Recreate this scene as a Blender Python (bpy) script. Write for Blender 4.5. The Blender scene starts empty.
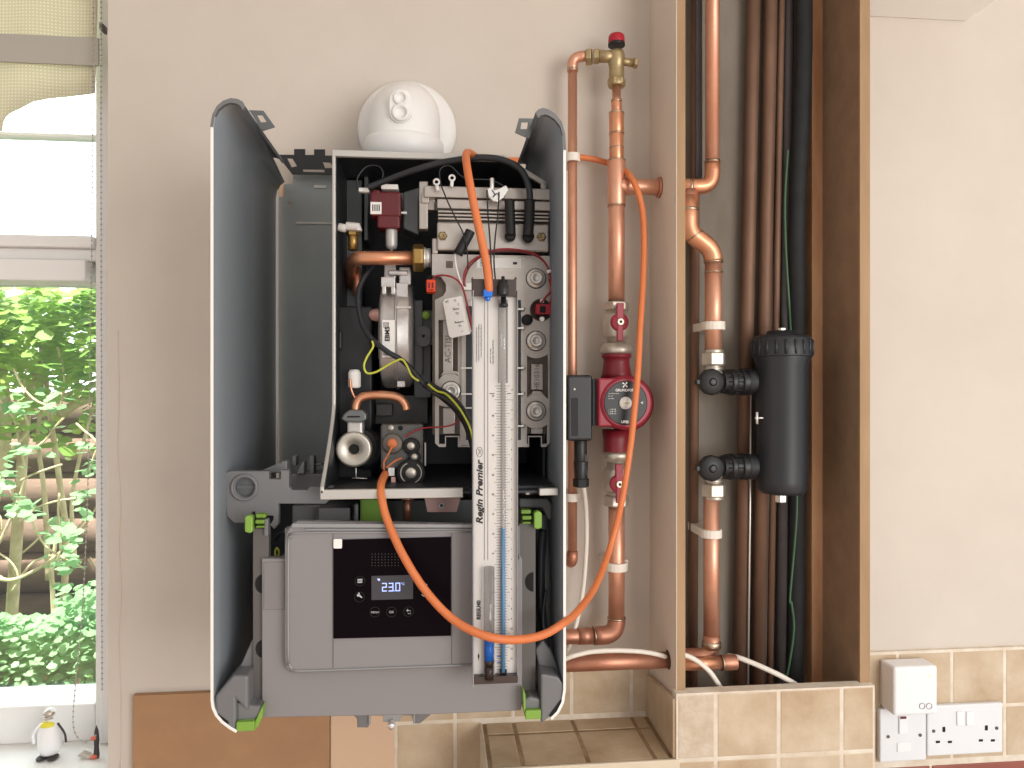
import bpy, bmesh, math, random
from mathutils import Vector, Matrix
random.seed(7)
# ------------------------------------------------------------------ camera, world, lights, exposure
CAM = Vector((0.0, -1.205, 1.45)); YAW = 0.0997; FPX = 740.0
cd = bpy.data.cameras.new('camera'); cam = bpy.data.objects.new('camera', cd)
bpy.context.scene.collection.objects.link(cam)
cam.location = CAM; cam.rotation_euler = (math.pi/2, 0, -YAW)
cd.sensor_width = 36; cd.lens = FPX*36/1024; cd.clip_start = 0.02; cd.clip_end = 200
bpy.context.scene.camera = cam
sc = bpy.context.scene
w = bpy.data.worlds.new('world'); sc.world = w; w.use_nodes = True
wn = w.node_tree; wbg = wn.nodes['Background']
wtc = wn.nodes.new('ShaderNodeTexCoord'); wsp = wn.nodes.new('ShaderNodeSeparateXYZ')
wmr = wn.nodes.new('ShaderNodeMapRange'); wmr.inputs[1].default_value = -0.8; wmr.inputs[2].default_value = 0.5
wrp = wn.nodes.new('ShaderNodeValToRGB'); wrp.color_ramp.elements[0].color = (0.62, 0.58, 0.55, 1); wrp.color_ramp.elements[1].color = (1, 0.985, 0.97, 1)
wo = wn.nodes.new('ShaderNodeMapRange'); wo.inputs[1].default_value = 0.0; wo.inputs[2].default_value = 0.15      # garden side: bright overcast sky
wm = wn.nodes.new('ShaderNodeMixRGB'); wm.inputs[2].default_value = (4.6, 4.7, 4.8, 1)
wn.links.new(wtc.outputs['Generated'], wsp.inputs[0]); wn.links.new(wsp.outputs[2], wmr.inputs[0])
wn.links.new(wmr.outputs[0], wrp.inputs[0]); wn.links.new(wsp.outputs[1], wo.inputs[0])
wxr = wn.nodes.new('ShaderNodeMapRange'); wxr.inputs[1].default_value = -0.9; wxr.inputs[2].default_value = 0.9; wxr.inputs[3].default_value = 0.62; wxr.inputs[4].default_value = 1.22   # room is dimmer to the left
wml = wn.nodes.new('ShaderNodeVectorMath'); wml.operation = 'SCALE'
wn.links.new(wsp.outputs[0], wxr.inputs[0]); wn.links.new(wrp.outputs[0], wml.inputs[0]); wn.links.new(wxr.outputs[0], wml.inputs['Scale'])
wn.links.new(wo.outputs[0], wm.inputs[0]); wn.links.new(wml.outputs[0], wm.inputs[1]); wn.links.new(wm.outputs[0], wbg.inputs[0])
wbg.inputs[1].default_value = 1.05
def area(name, loc, target, sx, sy, power, col):
    l = bpy.data.lights.new(name, 'AREA'); l.shape = 'RECTANGLE'; l.size = sx; l.size_y = sy; l.energy = power; l.color = col
    o = bpy.data.objects.new(name, l); sc.collection.objects.link(o); o.location = loc
    o.rotation_euler = (Vector(target)-Vector(loc)).to_track_quat('-Z', 'Y').to_euler(); return o
area('room_light_right', (1.45, -2.5, 1.45), (0.75, 0, 1.5), 1.3, 1.3, 40, (1, 0.965, 0.91))
sl = bpy.data.lights.new('sun', 'SUN'); sl.energy = 15.0; sl.angle = 0.04; sl.color = (1, 0.97, 0.9)
so = bpy.data.objects.new('sun', sl); sc.collection.objects.link(so)
so.rotation_euler = Vector((0.15, 0.33, -1.0)).to_track_quat('-Z', 'Y').to_euler(); so.location = (-2, 3, 5)
vs = sc.view_settings; vs.view_transform = 'Standard'; vs.look = 'None'; vs.gamma = 1; vs.use_curve_mapping = False
vs.exposure = 0.0
# ------------------------------------------------------------------ helpers
ca, sa = math.cos(YAW), math.sin(YAW)
def at(px, py, Y):                        # where the line of sight of a measured point meets the plane at depth Y
    u = (px-512)/FPX; v = (384-py)/FPX
    d = Vector((u*ca+sa, -u*sa+ca, v)); t = (Y-CAM.y)/d.y
    return CAM + d*t
def X(px, Y): return at(px, 384, Y).x
def Z(px, py, Y): return at(px, py, Y).z
def S(px, Y): return (X(px+1, Y)-X(px-1, Y))/2
def lin(c): c /= 255.0; return c/12.92 if c <= 0.04045 else ((c+0.055)/1.055)**2.4
def L3(c): return (lin(c[0]), lin(c[1]), lin(c[2]), 1)
MATS = {}
def mat(name, rgb, rough=0.5, metal=0.0, var=None, vscale=8, bump=0.0, bscale=60, stretch=(1,1,1), spec=0.5, emit=None, coat=0.0, trans=0.0):
    m = bpy.data.materials.new(name); m.use_nodes = True; nt = m.node_tree; b = nt.nodes['Principled BSDF']
    b.inputs['Base Color'].default_value = L3(rgb); b.inputs['Roughness'].default_value = rough; b.inputs['Metallic'].default_value = metal
    b.inputs['Specular IOR Level'].default_value = spec; b.inputs['Coat Weight'].default_value = coat
    if trans: b.inputs['Transmission Weight'].default_value = trans
    if emit: b.inputs['Emission Color'].default_value = L3(emit[0]); b.inputs['Emission Strength'].default_value = emit[1]
    if var or bump:
        tc = nt.nodes.new('ShaderNodeTexCoord'); mp = nt.nodes.new('ShaderNodeMapping'); mp.inputs['Scale'].default_value = stretch
        geo = nt.nodes.new('ShaderNodeNewGeometry')
        nt.links.new(geo.outputs['Position'], mp.inputs['Vector'])
        if var:
            n = nt.nodes.new('ShaderNodeTexNoise'); n.inputs['Scale'].default_value = vscale; n.inputs['Detail'].default_value = 5; n.inputs['Roughness'].default_value = .6
            r = nt.nodes.new('ShaderNodeValToRGB'); r.color_ramp.elements[0].position = 0.32; r.color_ramp.elements[1].position = 0.68
            r.color_ramp.elements[0].color = L3(rgb); r.color_ramp.elements[1].color = L3(var)
            nt.links.new(mp.outputs[0], n.inputs['Vector']); nt.links.new(n.outputs[0], r.inputs[0]); nt.links.new(r.outputs[0], b.inputs['Base Color'])
        if bump:
            n2 = nt.nodes.new('ShaderNodeTexNoise'); n2.inputs['Scale'].default_value = bscale; n2.inputs['Detail'].default_value = 4
            bp = nt.nodes.new('ShaderNodeBump'); bp.inputs['Strength'].default_value = bump; bp.inputs['Distance'].default_value = 0.002
            nt.links.new(mp.outputs[0], n2.inputs['Vector']); nt.links.new(n2.outputs[0], bp.inputs['Height']); nt.links.new(bp.outputs[0], b.inputs['Normal'])
    MATS[name] = m; return m
class MB:
    def __init__(s): s.v = []; s.f = []; s.m = []; s.sm = []
    def add(s, vs, fs, mi=0, smooth=False):
        o = len(s.v); s.v += [Vector(p) for p in vs]
        for f in fs: s.f.append([i+o for i in f]); s.m.append(mi); s.sm.append(smooth)
        return s
    def box(s, x0, x1, y0, y1, z0, z1, mi=0):
        x0, x1 = min(x0,x1), max(x0,x1); y0, y1 = min(y0,y1), max(y0,y1); z0, z1 = min(z0,z1), max(z0,z1)
        v = [(x0,y0,z0),(x1,y0,z0),(x1,y1,z0),(x0,y1,z0),(x0,y0,z1),(x1,y0,z1),(x1,y1,z1),(x0,y1,z1)]
        return s.add(v, [(0,3,2,1),(4,5,6,7),(0,1,5,4),(1,2,6,5),(2,3,7,6),(3,0,4,7)], mi)
    def pbox(s, px0, py0, px1, py1, Y, depth, mi=0):    # front face at depth Y
        pc, qc = (px0+px1)/2, (py0+py1)/2
        return s.box(X(px0,Y), X(px1,Y), Y, Y+depth, Z(pc,py0,Y), Z(pc,py1,Y), mi)
    def ring_sweep(s, centers, frames, radii, n=16, closed_ends=True, mi=0, smooth=True):
        o = len(s.v); k = len(centers)
        for c, (a, b), r in zip(centers, frames, radii):
            for j in range(n):
                t = 2*math.pi*j/n; s.v.append(c + a*(r*math.cos(t)) + b*(r*math.sin(t)))
        for i in range(k-1):
            for j in range(n):
                s.f.append([o+i*n+j, o+i*n+(j+1)%n, o+(i+1)*n+(j+1)%n, o+(i+1)*n+j]); s.m.append(mi); s.sm.append(smooth)
        if closed_ends and not ((centers[0]-centers[-1]).length < 1e-9 and abs(radii[0]-radii[-1]) < 1e-9):
            s.f.append([o+j for j in range(n)][::-1]); s.m.append(mi); s.sm.append(False)
            s.f.append([o+(k-1)*n+j for j in range(n)]); s.m.append(mi); s.sm.append(False)
        return s
    def tube(s, pts, r, n=14, smooth_path=0, mi=0, radii=None):
        pts = [Vector(p) for p in pts]
        if smooth_path: pts = catmull(pts, smooth_path)
        tg = []
        for i in range(len(pts)):
            a = pts[max(0,i-1)]; b = pts[min(len(pts)-1,i+1)]; d = (b-a); tg.append(d.normalized() if d.length > 1e-9 else Vector((0,0,1)))
        up = Vector((0,1,0)) if abs(tg[0].y) < 0.9 else Vector((1,0,0))
        a = tg[0].cross(up).normalized(); fr = []
        for t in tg:
            a = (a - t*a.dot(t)).normalized(); fr.append((a, t.cross(a)))
        return s.ring_sweep(pts, fr, radii or [r]*len(pts), n, True, mi)
    def cyl(s, p0, p1, r, n=24, r1=None, mi=0):
        p0, p1 = Vector(p0), Vector(p1); return s.tube([p0, p1], r, n, 0, mi, [r, r if r1 is None else r1])
    def lathe(s, o, axis, prof, n=28, mi=0, flat=False):         # prof: (radius, distance along the axis)
        o = Vector(o); t = Vector(axis).normalized(); up = Vector((0,1,0)) if abs(t.y) < 0.9 else Vector((0,0,1))
        a = t.cross(up).normalized(); b = t.cross(a)
        return s.ring_sweep([o+t*h for r,h in prof], [(a,b)]*len(prof), [max(r,1e-5) for r,h in prof], n, True, mi, not flat)
    def hexn(s, p0, p1, r, mi=0): 
        p0, p1 = Vector(p0), Vector(p1); L = (p1-p0).length
        return s.lathe(p0, p1-p0, [(r*.9,0),(r,L*.12),(r,L*.88),(r*.9,L)], 6, mi, True)
    def sphere(s, c, r, n=16, sc3=(1,1,1), mi=0):
        k = 10; o = len(s.v); c = Vector(c)
        for i in range(k+1):
            ph = math.pi*i/k
            for j in range(n):
                t = 2*math.pi*j/n; s.v.append(c+Vector((r*sc3[0]*math.sin(ph)*math.cos(t), r*sc3[1]*math.sin(ph)*math.sin(t), r*sc3[2]*math.cos(ph))))
        for i in range(k):
            for j in range(n): s.f.append([o+i*n+j, o+(i+1)*n+j, o+(i+1)*n+(j+1)%n, o+i*n+(j+1)%n]); s.m.append(mi); s.sm.append(True)
        return s
    def prism(s, poly, y0, y1, mi=0):                    # poly of (x, z), extruded in y
        n = len(poly); v = [(x,y0,z) for x,z in poly]+[(x,y1,z) for x,z in poly]
        return s.add(v, [list(range(n)), list(range(n,2*n))[::-1]]+[[i,(i+1)%n,n+(i+1)%n,n+i][::-1] for i in range(n)], mi)
    def pprism(s, pts, Y, depth, mi=0): return s.prism([(X(p,Y), Z(p,q,Y)) for p,q in pts], Y, Y+depth, mi)
def catmull(p, k):
    out = []; n = len(p)
    for i in range(n-1):
        a, b, c, d = p[max(0,i-1)], p[i], p[i+1], p[min(n-1,i+2)]
        for j in range(k):
            t = j/k; out.append(0.5*((2*b)+(c-a)*t+(2*a-5*b+4*c-d)*t*t+(3*b-a-3*c+d)*t**3))
    out.append(p[-1].copy()); return out
def worldloc(o):
    v = o.location.copy()
    while o.parent: o = o.parent; v += o.location
    return v
def build(name, mb, mats, parent=None, bevel=0.0, seg=2, recalc=True):
    me = bpy.data.meshes.new(name)
    lo = Vector([min(p[i] for p in mb.v) for i in range(3)]); hi = Vector([max(p[i] for p in mb.v) for i in range(3)])
    c = (lo+hi)/2
    me.from_pydata([p-c for p in mb.v], [], mb.f)
    if not isinstance(mats, (list, tuple)): mats = [mats]
    for m in mats: me.materials.append(m)
    me.polygons.foreach_set('material_index', mb.m); me.polygons.foreach_set('use_smooth', mb.sm); me.update()
    if recalc:
        bm = bmesh.new(); bm.from_mesh(me); bmesh.ops.recalc_face_normals(bm, faces=bm.faces); bm.to_mesh(me); bm.free()
    o = bpy.data.objects.new(name, me); sc.collection.objects.link(o)
    o.location = c - (worldloc(parent) if parent else Vector((0,0,0)))
    if parent: o.parent = parent
    if bevel:
        b = o.modifiers.new('bevel', 'BEVEL'); b.width = bevel; b.segments = seg; b.limit_method = 'ANGLE'; b.angle_limit = 0.7
    return o
def tag(o, label, cat, group=None, kind=None):
    if label: o['label'] = label
    if cat: o['category'] = cat
    if group: o['group'] = group
    if kind: o['kind'] = kind
    return o
def thing(name, loc, label, cat, group=None):
    o = bpy.data.objects.new(name, None); sc.collection.objects.link(o); o.location = loc; o.empty_display_size = 0.02
    return tag(o, label, cat, group)
def struct(name, mb, m, bevel=0.0): o = build(name, mb, m, None, bevel); o['kind'] = 'structure'; return o
def plate(name, outline, holes, y0, th, m, parent=None, px=True, bevel=0.0, merge=None):   # flat sheet with real holes
    cu = bpy.data.curves.new('t', 'CURVE'); cu.dimensions = '2D'; cu.fill_mode = 'BOTH'; cu.extrude = th/2-bevel; cu.bevel_depth = bevel
    for pl in [outline]+list(holes):
        q = [(X(a,y0), Z(a,b,y0)) for a,b in pl] if px else pl
        sp = cu.splines.new('POLY'); sp.points.add(len(q)-1); sp.use_cyclic_u = True
        for i,(a,b) in enumerate(q): sp.points[i].co = (a,b,0,1)
    t = bpy.data.objects.new('t', cu); sc.collection.objects.link(t)
    dg = bpy.context.evaluated_depsgraph_get(); me = bpy.data.meshes.new_from_object(t.evaluated_get(dg))
    mb = merge or MB(); mb.add([(v.co.x, y0+th/2-v.co.z, v.co.y) for v in me.vertices], [list(p.vertices) for p in me.polygons])
    bpy.data.objects.remove(t); bpy.data.curves.remove(cu); bpy.data.meshes.remove(me)
    if merge: return mb
    return build(name, mb, m, parent, recalc=True)
def circ(cx, cy, r, n=20, r2=None): return [(cx+r*math.cos(2*math.pi*i/n), cy+(r2 or r)*math.sin(2*math.pi*i/n)) for i in range(n)]
def rrect(x0, y0, x1, y1, r, n=4):
    out = []
    for cx, cy, a0 in ((x1-r,y1-r,0),(x0+r,y1-r,90),(x0+r,y0+r,180),(x1-r,y0+r,270)):
        for i in range(n+1):
            a = math.radians(a0+90*i/n); out.append((cx+r*math.cos(a), cy+r*math.sin(a)))
    return out
def text_mb(s, px, py, Y, hpx, rot=0, align='CENTER', bold=0.0, shear=0.0, mb=None, th=0.0004, xs=1.0):
    cu = bpy.data.curves.new('t', 'FONT'); cu.body = s; cu.align_x = align; cu.align_y = 'CENTER'; cu.extrude = th/2; cu.shear = shear; cu.offset = bold
    k = hpx*S(px,Y)/0.7; cu.size = 1; cu.extrude = th/2/k; cu.resolution_u = 3
    t = bpy.data.objects.new('t', cu); sc.collection.objects.link(t)
    dg = bpy.context.evaluated_depsgraph_get(); me = bpy.data.meshes.new_from_object(t.evaluated_get(dg))
    c = at(px, py, Y); cr, sr = math.cos(rot), math.sin(rot); mb = mb or MB()
    mb.add([(c.x+k*(xs*v.co.x*cr-v.co.y*sr), Y-th/2-k*v.co.z, c.z+k*(xs*v.co.x*sr+v.co.y*cr)) for v in me.vertices], [list(p.vertices) for p in me.polygons])
    bpy.data.objects.remove(t); bpy.data.curves.remove(cu); bpy.data.meshes.remove(me); return mb
def pp(pts, Y=None):           # list of (px,py[,Y]) -> points
    return [at(p[0], p[1], p[2] if len(p) > 2 else Y) for p in pts]
# ------------------------------------------------------------------ materials
M = MATS
mat('plaster', (199,189,179), .85, var=(207,198,188), vscale=3.0, bump=.4, bscale=25)
mat('plaster_box', (212,198,184), .85, var=(218,205,191), vscale=6, bump=.4, bscale=30)
mat('white_paint', (232,230,228), .45, bump=.1)
mat('pvc', (228,226,224), .35)
mat('ceiling_white', (225,222,216), .9)
mat('floor_lino', (120,95,75), .6, var=(100,80,62))
mat('wood_edge', (170,140,106), .7, var=(150,120,88), vscale=30, stretch=(1,1,.15))
mat('chipboard', (150,122,96), .8, var=(136,108,84), vscale=25)
mat('mdf', (168,130,96), .8, var=(160,122,90), vscale=20)
mat('batten', (200,156,118), .75, var=(160,112,78), vscale=18, stretch=(1,1,.2))
mat('shaft_back', (136,128,118), .9, var=(112,104,94), vscale=9, bump=.3, bscale=20, stretch=(1,1,.35))
mat('tile', (205,188,164), .42, var=(176,150,120), vscale=11, bump=.5, bscale=35)
mat('tile_ledge', (206,186,158), .4, var=(164,138,106), vscale=10, bump=.5, bscale=30)
mat('tile_white', (212,200,184), .5, var=(190,170,146), vscale=30, bump=.8, bscale=90)
mat('tile_red', (150,84,70), .5, var=(130,70,58))
mat('grout', (226,216,202), .9, var=(204,188,168), vscale=25)
mat('grout_dark', (172,148,116), .9, var=(128,102,74), vscale=18)
mat('copper', (226,174,148), .42, .75, var=(212,154,128), vscale=14, bump=.05)
mat('copper_old', (198,144,120), .46, .75, var=(176,120,98), vscale=18, bump=.1)
mat('copper_dull', (138,108,90), .6, .45, var=(118,90,74), vscale=22, stretch=(1,1,.3))
mat('copper_bright', (226,166,132), .36, .8, var=(212,146,112), vscale=25)
mat('solder', (205,190,170), .35, 1.0, var=(170,140,115), vscale=60)
mat('brass', (190,172,134), .42, .75, var=(160,140,104), vscale=30)
mat('brass_gold', (178,148,92), .38, .85, var=(156,124,68), vscale=40)
mat('nickel', (208,201,190), .42, .75, var=(182,174,162), vscale=30)
mat('steel', (228,226,222), .36, .6)
mat('dark_steel', (100,98,96), .45, .4, var=(82,80,78), vscale=20)
mat('alu', (190,182,175), .42, .8, var=(172,163,156), vscale=20, bump=.1)
mat('alu_dark', (120,112,104), .55, .7, var=(98,90,84), vscale=30)
mat('cast_alu', (222,218,216), .4, .6, var=(190,185,183), vscale=25, bump=.2)
mat('shell_white', (238,236,232), .4)
mat('back_sheet', (150,155,154), .45, .35, var=(132,137,136), vscale=5)
mat('dull_grey', (92,95,98), .55)
mat('tan_board', (208,176,148), .8)
mat('trim_beige', (214,200,178), .6)
mat('shell_grey', (120,126,132), .38, .25)
mat('shell_grey_light', (150,151,153), .42, .25)
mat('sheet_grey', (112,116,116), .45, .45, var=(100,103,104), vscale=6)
mat('lip_grey', (190,187,182), .4, .3)
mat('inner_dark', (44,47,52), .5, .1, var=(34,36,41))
mat('inner_black', (20,21,25), .5)
mat('control_grey', (134,131,133), .5)
mat('control_grey2', (128,124,125), .55)
mat('bracket_grey', (112,112,114), .5)
mat('arm_grey', (92,88,86), .5)
mat('green', (124,164,64), .45)
mat('green_dark', (104,140,46), .5)
mat('display', (14,7,12), .3, spec=.05)
mat('display_lcd', (62,60,66), .3)
mat('digits', (170,185,230), .4, emit=((165,185,255), 0.9))
mat('icon', (190,195,200), .5)
mat('red_body', (120,22,36), .45, var=(108,16,30), bump=.15)
mat('red_light', (140,30,50), .42)
mat('red_plastic', (168,24,46), .4)
mat('maroon', (96,24,30), .4)
mat('pink_metal', (212,168,162), .5)
mat('black_plastic', (21,22,25), .42)
mat('black_matte', (17,18,20), .65)
mat('charcoal', (33,36,42), .42)
mat('rubber', (18,18,20), .6)
mat('orange_rubber', (205,112,62), .5, var=(212,122,72), vscale=12)
mat('orange_plastic', (236,70,20), .45)
mat('white_cable', (225,218,208), .5)
mat('clip_white', (225,218,208), .5)
mat('yellow_wire', (190,195,70), .5)
mat('red_wire', (150,32,40), .5)
mat('white_plastic', (232,232,234), .35)
mat('socket_white', (222,223,226), .3)
mat('hole_black', (12,12,12), .8)
mat('paper', (235,233,230), .7)
mat('ink', (40,38,40), .7)
mat('ink_grey', (110,106,106), .7)
mat('cast_ink', (96,90,84), .7)
mat('board_white', (208,204,200), .4)
mat('smoke_plastic', (64,52,48), .3)
mat('blue', (30,110,215), .25, emit=None)
mat('blue_light', (105,170,225), .3)
mat('tube_grey', (150,150,154), .25)
mat('flue_white', (232,230,228), .38)
mat('hose_black', (24,27,30), .75, var=(32,36,38), vscale=40, bump=.6, bscale=30)
mat('slate_pipe', (88,82,84), .6, var=(70,66,68))
mat('green_wire', (64,100,72), .5)
mat('led', (240,245,120), .4, emit=((235,245,110), 2.0))
mat('blind_fabric', (176,166,132), .85)
mat('blind_band', (172,167,158), .7)
mat('bead', (168,162,154), .4)
mat('bark', (222,204,170), .85, var=(182,160,128), vscale=14, bump=.5)
mat('log', (150,120,106), .9, var=(112,90,80), vscale=9, bump=.6, stretch=(.3,1,1))
mat('grass', (96,130,60), .8, var=(70,100,44), vscale=20)
mat('soil', (84,66,56), .95, var=(60,48,42))
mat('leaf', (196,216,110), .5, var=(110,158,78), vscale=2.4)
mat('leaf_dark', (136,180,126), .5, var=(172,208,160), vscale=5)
mat('penguin_black', (50,48,50), .5)
mat('penguin_yellow', (225,215,70), .5)
mat('wrap', (200,100,80), .5)
def glassy(name, tint, mixf):
    m = bpy.data.materials.new(name); m.use_nodes = True; nt = m.node_tree; nt.nodes.clear()
    o = nt.nodes.new('ShaderNodeOutputMaterial'); t = nt.nodes.new('ShaderNodeBsdfTransparent'); g = nt.nodes.new('ShaderNodeBsdfGlossy')
    x = nt.nodes.new('ShaderNodeMixShader'); t.inputs[0].default_value = L3(tint); g.inputs['Roughness'].default_value = .05; x.inputs[0].default_value = mixf
    nt.links.new(t.outputs[0], x.inputs[1]); nt.links.new(g.outputs[0], x.inputs[2]); nt.links.new(x.outputs[0], o.inputs[0]); MATS[name] = m
glassy('glass', (245,250,248), .05); glassy('clear_plastic', (232,232,232), .05)
# woven blind: fine grid, lets daylight through
m = M['blind_fabric']; nt = m.node_tree; b = nt.nodes['Principled BSDF']
ge = nt.nodes.new('ShaderNodeNewGeometry'); vm = nt.nodes.new('ShaderNodeVectorMath'); vm.operation = 'SCALE'; vm.inputs['Scale'].default_value = 1/0.0055
fr = nt.nodes.new('ShaderNodeVectorMath'); fr.operation = 'FRACTION'; sx = nt.nodes.new('ShaderNodeSeparateXYZ')
nt.links.new(ge.outputs['Position'], vm.inputs[0]); nt.links.new(vm.outputs[0], fr.inputs[0]); nt.links.new(fr.outputs[0], sx.inputs[0])
c1 = nt.nodes.new('ShaderNodeMath'); c1.operation = 'GREATER_THAN'; c1.inputs[1].default_value = .55
c2 = nt.nodes.new('ShaderNodeMath'); c2.operation = 'GREATER_THAN'; c2.inputs[1].default_value = .55
mu = nt.nodes.new('ShaderNodeMath'); mu.operation = 'MULTIPLY'
nt.links.new(sx.outputs[0], c1.inputs[0]); nt.links.new(sx.outputs[2], c2.inputs[0]); nt.links.new(c1.outputs[0], mu.inputs[0]); nt.links.new(c2.outputs[0], mu.inputs[1])
mc = nt.nodes.new('ShaderNodeMixRGB'); mc.inputs[1].default_value = L3((220,213,190)); mc.inputs[2].default_value = L3((240,236,222))
nt.links.new(mu.outputs[0], mc.inputs[0]); nt.links.new(mc.outputs[0], b.inputs['Base Color'])
# daylight through leaves and blind
for k in ('leaf', 'leaf_dark', 'blind_fabric'):
    m = M[k]; nt = m.node_tree; b = nt.nodes['Principled BSDF']; tr = nt.nodes.new('ShaderNodeBsdfTranslucent'); mx = nt.nodes.new('ShaderNodeMixShader'); mx.inputs[0].default_value = .45
    src = b.inputs['Base Color'].links[0].from_socket; nt.links.new(src, tr.inputs[0]); out = nt.nodes['Material Output']
    nt.links.new(b.outputs[0], mx.inputs[1]); nt.links.new(tr.outputs[0], mx.inputs[2]); nt.links.new(mx.outputs[0], out.inputs[0])
# ================================================================== ROOM
ZC = CAM.z
WX = X(108, 0)                       # window opening's right edge
SILL = Z(50, 757, 0.06)
TILE_TOP = Z(870, 652, 0)
struct('floor', MB().box(-3, 3, -3, 0, -.05, 0), M['floor_lino'])
struct('ceiling', MB().box(-3, 3, -2.2, .3, 2.75, 2.8), M['ceiling_white'])
BX0, BX1, BY = X(650, 0), X(870, -.14), -.14       # boxing outer faces
IX0, IX1 = BX0+.016, BX1-.016
# back wall of the room: solid except the window opening
wb = MB().box(WX, 4, 0, .25, 0, 2.75)
wb.box(-3, WX, 0, .25, 0, SILL-.02)
wb.box(-3, WX, 0, .25, 2.35, 2.75); wb.box(-3, -1.75, 0, .25, SILL-.02, 2.35)
struct('wall_back', wb, M['plaster'])
# left stretch beside the window: slightly raised strip of plaster
# window sill board
struct('window_sill', MB().box(-1.75, WX-.002, -.012, .16, SILL-.02, SILL), M['white_paint'], .003)
# window frame, sashes and glazing
GY = .13
wf = MB()
fx = X(95, GY-.02); zt = lambda py: Z(60, py, GY)
wf.box(fx, WX+.01, GY-.02, GY+.07, SILL, 2.35)             # right stile
wf.box(X(99.5,GY-.035), WX+.01, GY-.035, GY-.02, SILL, 2.35)
wf.box(-1.75, fx, GY-.02, GY+.07, SILL, zt(700))             # bottom rail
wf.box(-1.75, fx-.012, GY-.03, GY+.07, zt(283), zt(262)); wf.box(-1.75, fx, GY-.015, GY+.07, zt(262), zt(250)); wf.box(-1.75, fx, GY-.028, GY+.07, zt(250), zt(238))
wf.box(-1.75, -1.68, GY-.02, GY+.07, SILL, 2.35); wf.box(-1.75, fx, GY-.02, GY+.07, 2.3, 2.35)
wf.box(-1.75, fx, GY+.02, GY+.05, zt(133), zt(129))
wfo = struct('window_1', wf, M['pvc'], .003)
p = build('window_pane', MB().box(-1.68, fx, GY+.03, GY+.034, zt(700), 2.3), M['glass'], wfo)
# window fastener
# roller blind with a sagging ragged lower edge
BYY = .075
bl = MB(); low = [(-560,150),(-300,142),(-60,133),(2,131),(3,122),(6,117),(12,113),(22,109),(34,102),(48,98),(65,96),(85,95),(96,94)]
ro = thing('roller_blind', at(60, 60, BYY), 'woven beige roller blind with grey band and drooping lower edge at top of window', 'blind')
vs_ = []; 
def colx(py): return 99 if py < 40 else 99-(py-40)*4.0/55
cols = []
for i,(a,b_) in enumerate(low): cols.append((a, b_))
rows = 8; vv = []; ff = []
topz = 2.3
for a,b_ in cols:
    zl = Z(a, b_, BYY); xx = X(a, BYY)
    for r in range(rows+1):
        f = r/rows; z = topz+(zl-topz)*f; vv.append((xx + (0.004*(1-f) if a > 90 else 0), BYY+.004*math.sin(a*.08+f*3), z))
n = rows+1
for i in range(len(cols)-1):
    for r in range(rows): ff.append([i*n+r, (i+1)*n+r, (i+1)*n+r+1, i*n+r+1])
bm_ = MB().add(vv, ff, 0, True)
fo = build('fabric', bm_, M['blind_fabric'], ro); fo.modifiers.new('solid', 'SOLIDIFY').thickness = .0012
build('band', MB().box(X(-560,BYY-.01), X(99,BYY-.01), BYY-.012, BYY-.007, Z(50,36,BYY-.01), Z(50,64,BYY-.01)), M['blind_band'], ro, .001)
build('roller', MB().cyl((X(-560,BYY), BYY, 2.31), (X(101,BYY), BYY, 2.31), .02), M['pvc'], ro)
# bead chains
def chain(name, pts, label, sp=.0085, r=.0021):
    q = catmull([Vector(p) for p in pts], 10); mb = MB(); mb.tube(q, .0005, 5); acc = 0
    for i in range(len(q)-1):
        d = (q[i+1]-q[i]).length; t = sp-acc
        while t < d:
            c = q[i].lerp(q[i+1], t/d); o = len(mb.v); rr = r
            for v in ((0,0,1),(1,0,0),(0,1,0),(-1,0,0),(0,-1,0),(0,0,-1)): mb.v.append(c+Vector(v)*rr)
            for f in ((0,1,2),(0,2,3),(0,3,4),(0,4,1),(5,2,1),(5,3,2),(5,4,3),(5,1,4)): mb.f.append([k+o for k in f]); mb.m.append(0); mb.sm.append(True)
            t += sp
        acc = (acc+d) % sp if d else acc
    return tag(build(name, mb, M['bead'], None, recalc=False), label, 'chain')
CY = .045
chain('bead_chain', pp([(93.5,-40),(93,100),(91,300),(88,480),(83,600),(76,680),(73,716),(75,733),(82,741),(90,741),(96,735)], CY), 'grey bead blind chain hanging slack in front of the window glass')
chain('bead_chain', pp([(101,-40),(101,200),(101.5,450),(102,690)], CY), 'taut pale bead blind chain running straight down the window frame edge', .0085)
tag(build('chain_holder', MB().pbox(99,22,102,29,.05,.02), M['dark_steel'], None, .0008), 'small dark blind chain clip at the top edge of window frame', 'clip')
# penguin ornament
py_ = .06; fz = SILL
pc = at(50, 757, py_); k = S(50, py_)
pg = thing('penguin_figurine', (pc.x, py_, fz), 'small white penguin figurine with yellow chest standing on the window sill', 'figurine')
B = lambda h, r: (r*k, h*k)
build('body', MB().lathe((pc.x, py_, fz+3*k), (0,0,1), [(3*k,0),(9*k,2*k),(11.2*k,8*k),(11.6*k,16*k),(11.2*k,24*k),(9*k,31*k),(6.5*k,35*k),(5*k,38*k),(5.2*k,42*k),(5*k,46*k),(2.5*k,49*k),(.1*k,49.5*k)]), M['white_plastic'], pg)
build('bib', MB().sphere((pc.x-.3*k, py_-3.6*k, fz+34.5*k), 7*k, 14, (1.05,.75,.85)), M['penguin_yellow'], pg)
build('head', MB().sphere((pc.x-.5*k, py_-.5*k, fz+46.5*k), 5.8*k, 14, (1,1,.9)).cyl((pc.x-.5*k,py_-4*k,fz+46*k),(pc.x-5*k,py_-10*k,fz+45*k),1.6*k,8,.2*k).tube([(pc.x-6*k,py_-4*k,fz+42.6*k),(pc.x,py_-6.6*k,fz+42*k),(pc.x+5*k,py_-4*k,fz+43*k)], .9*k, 8), [M['nickel']], pg)
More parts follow.
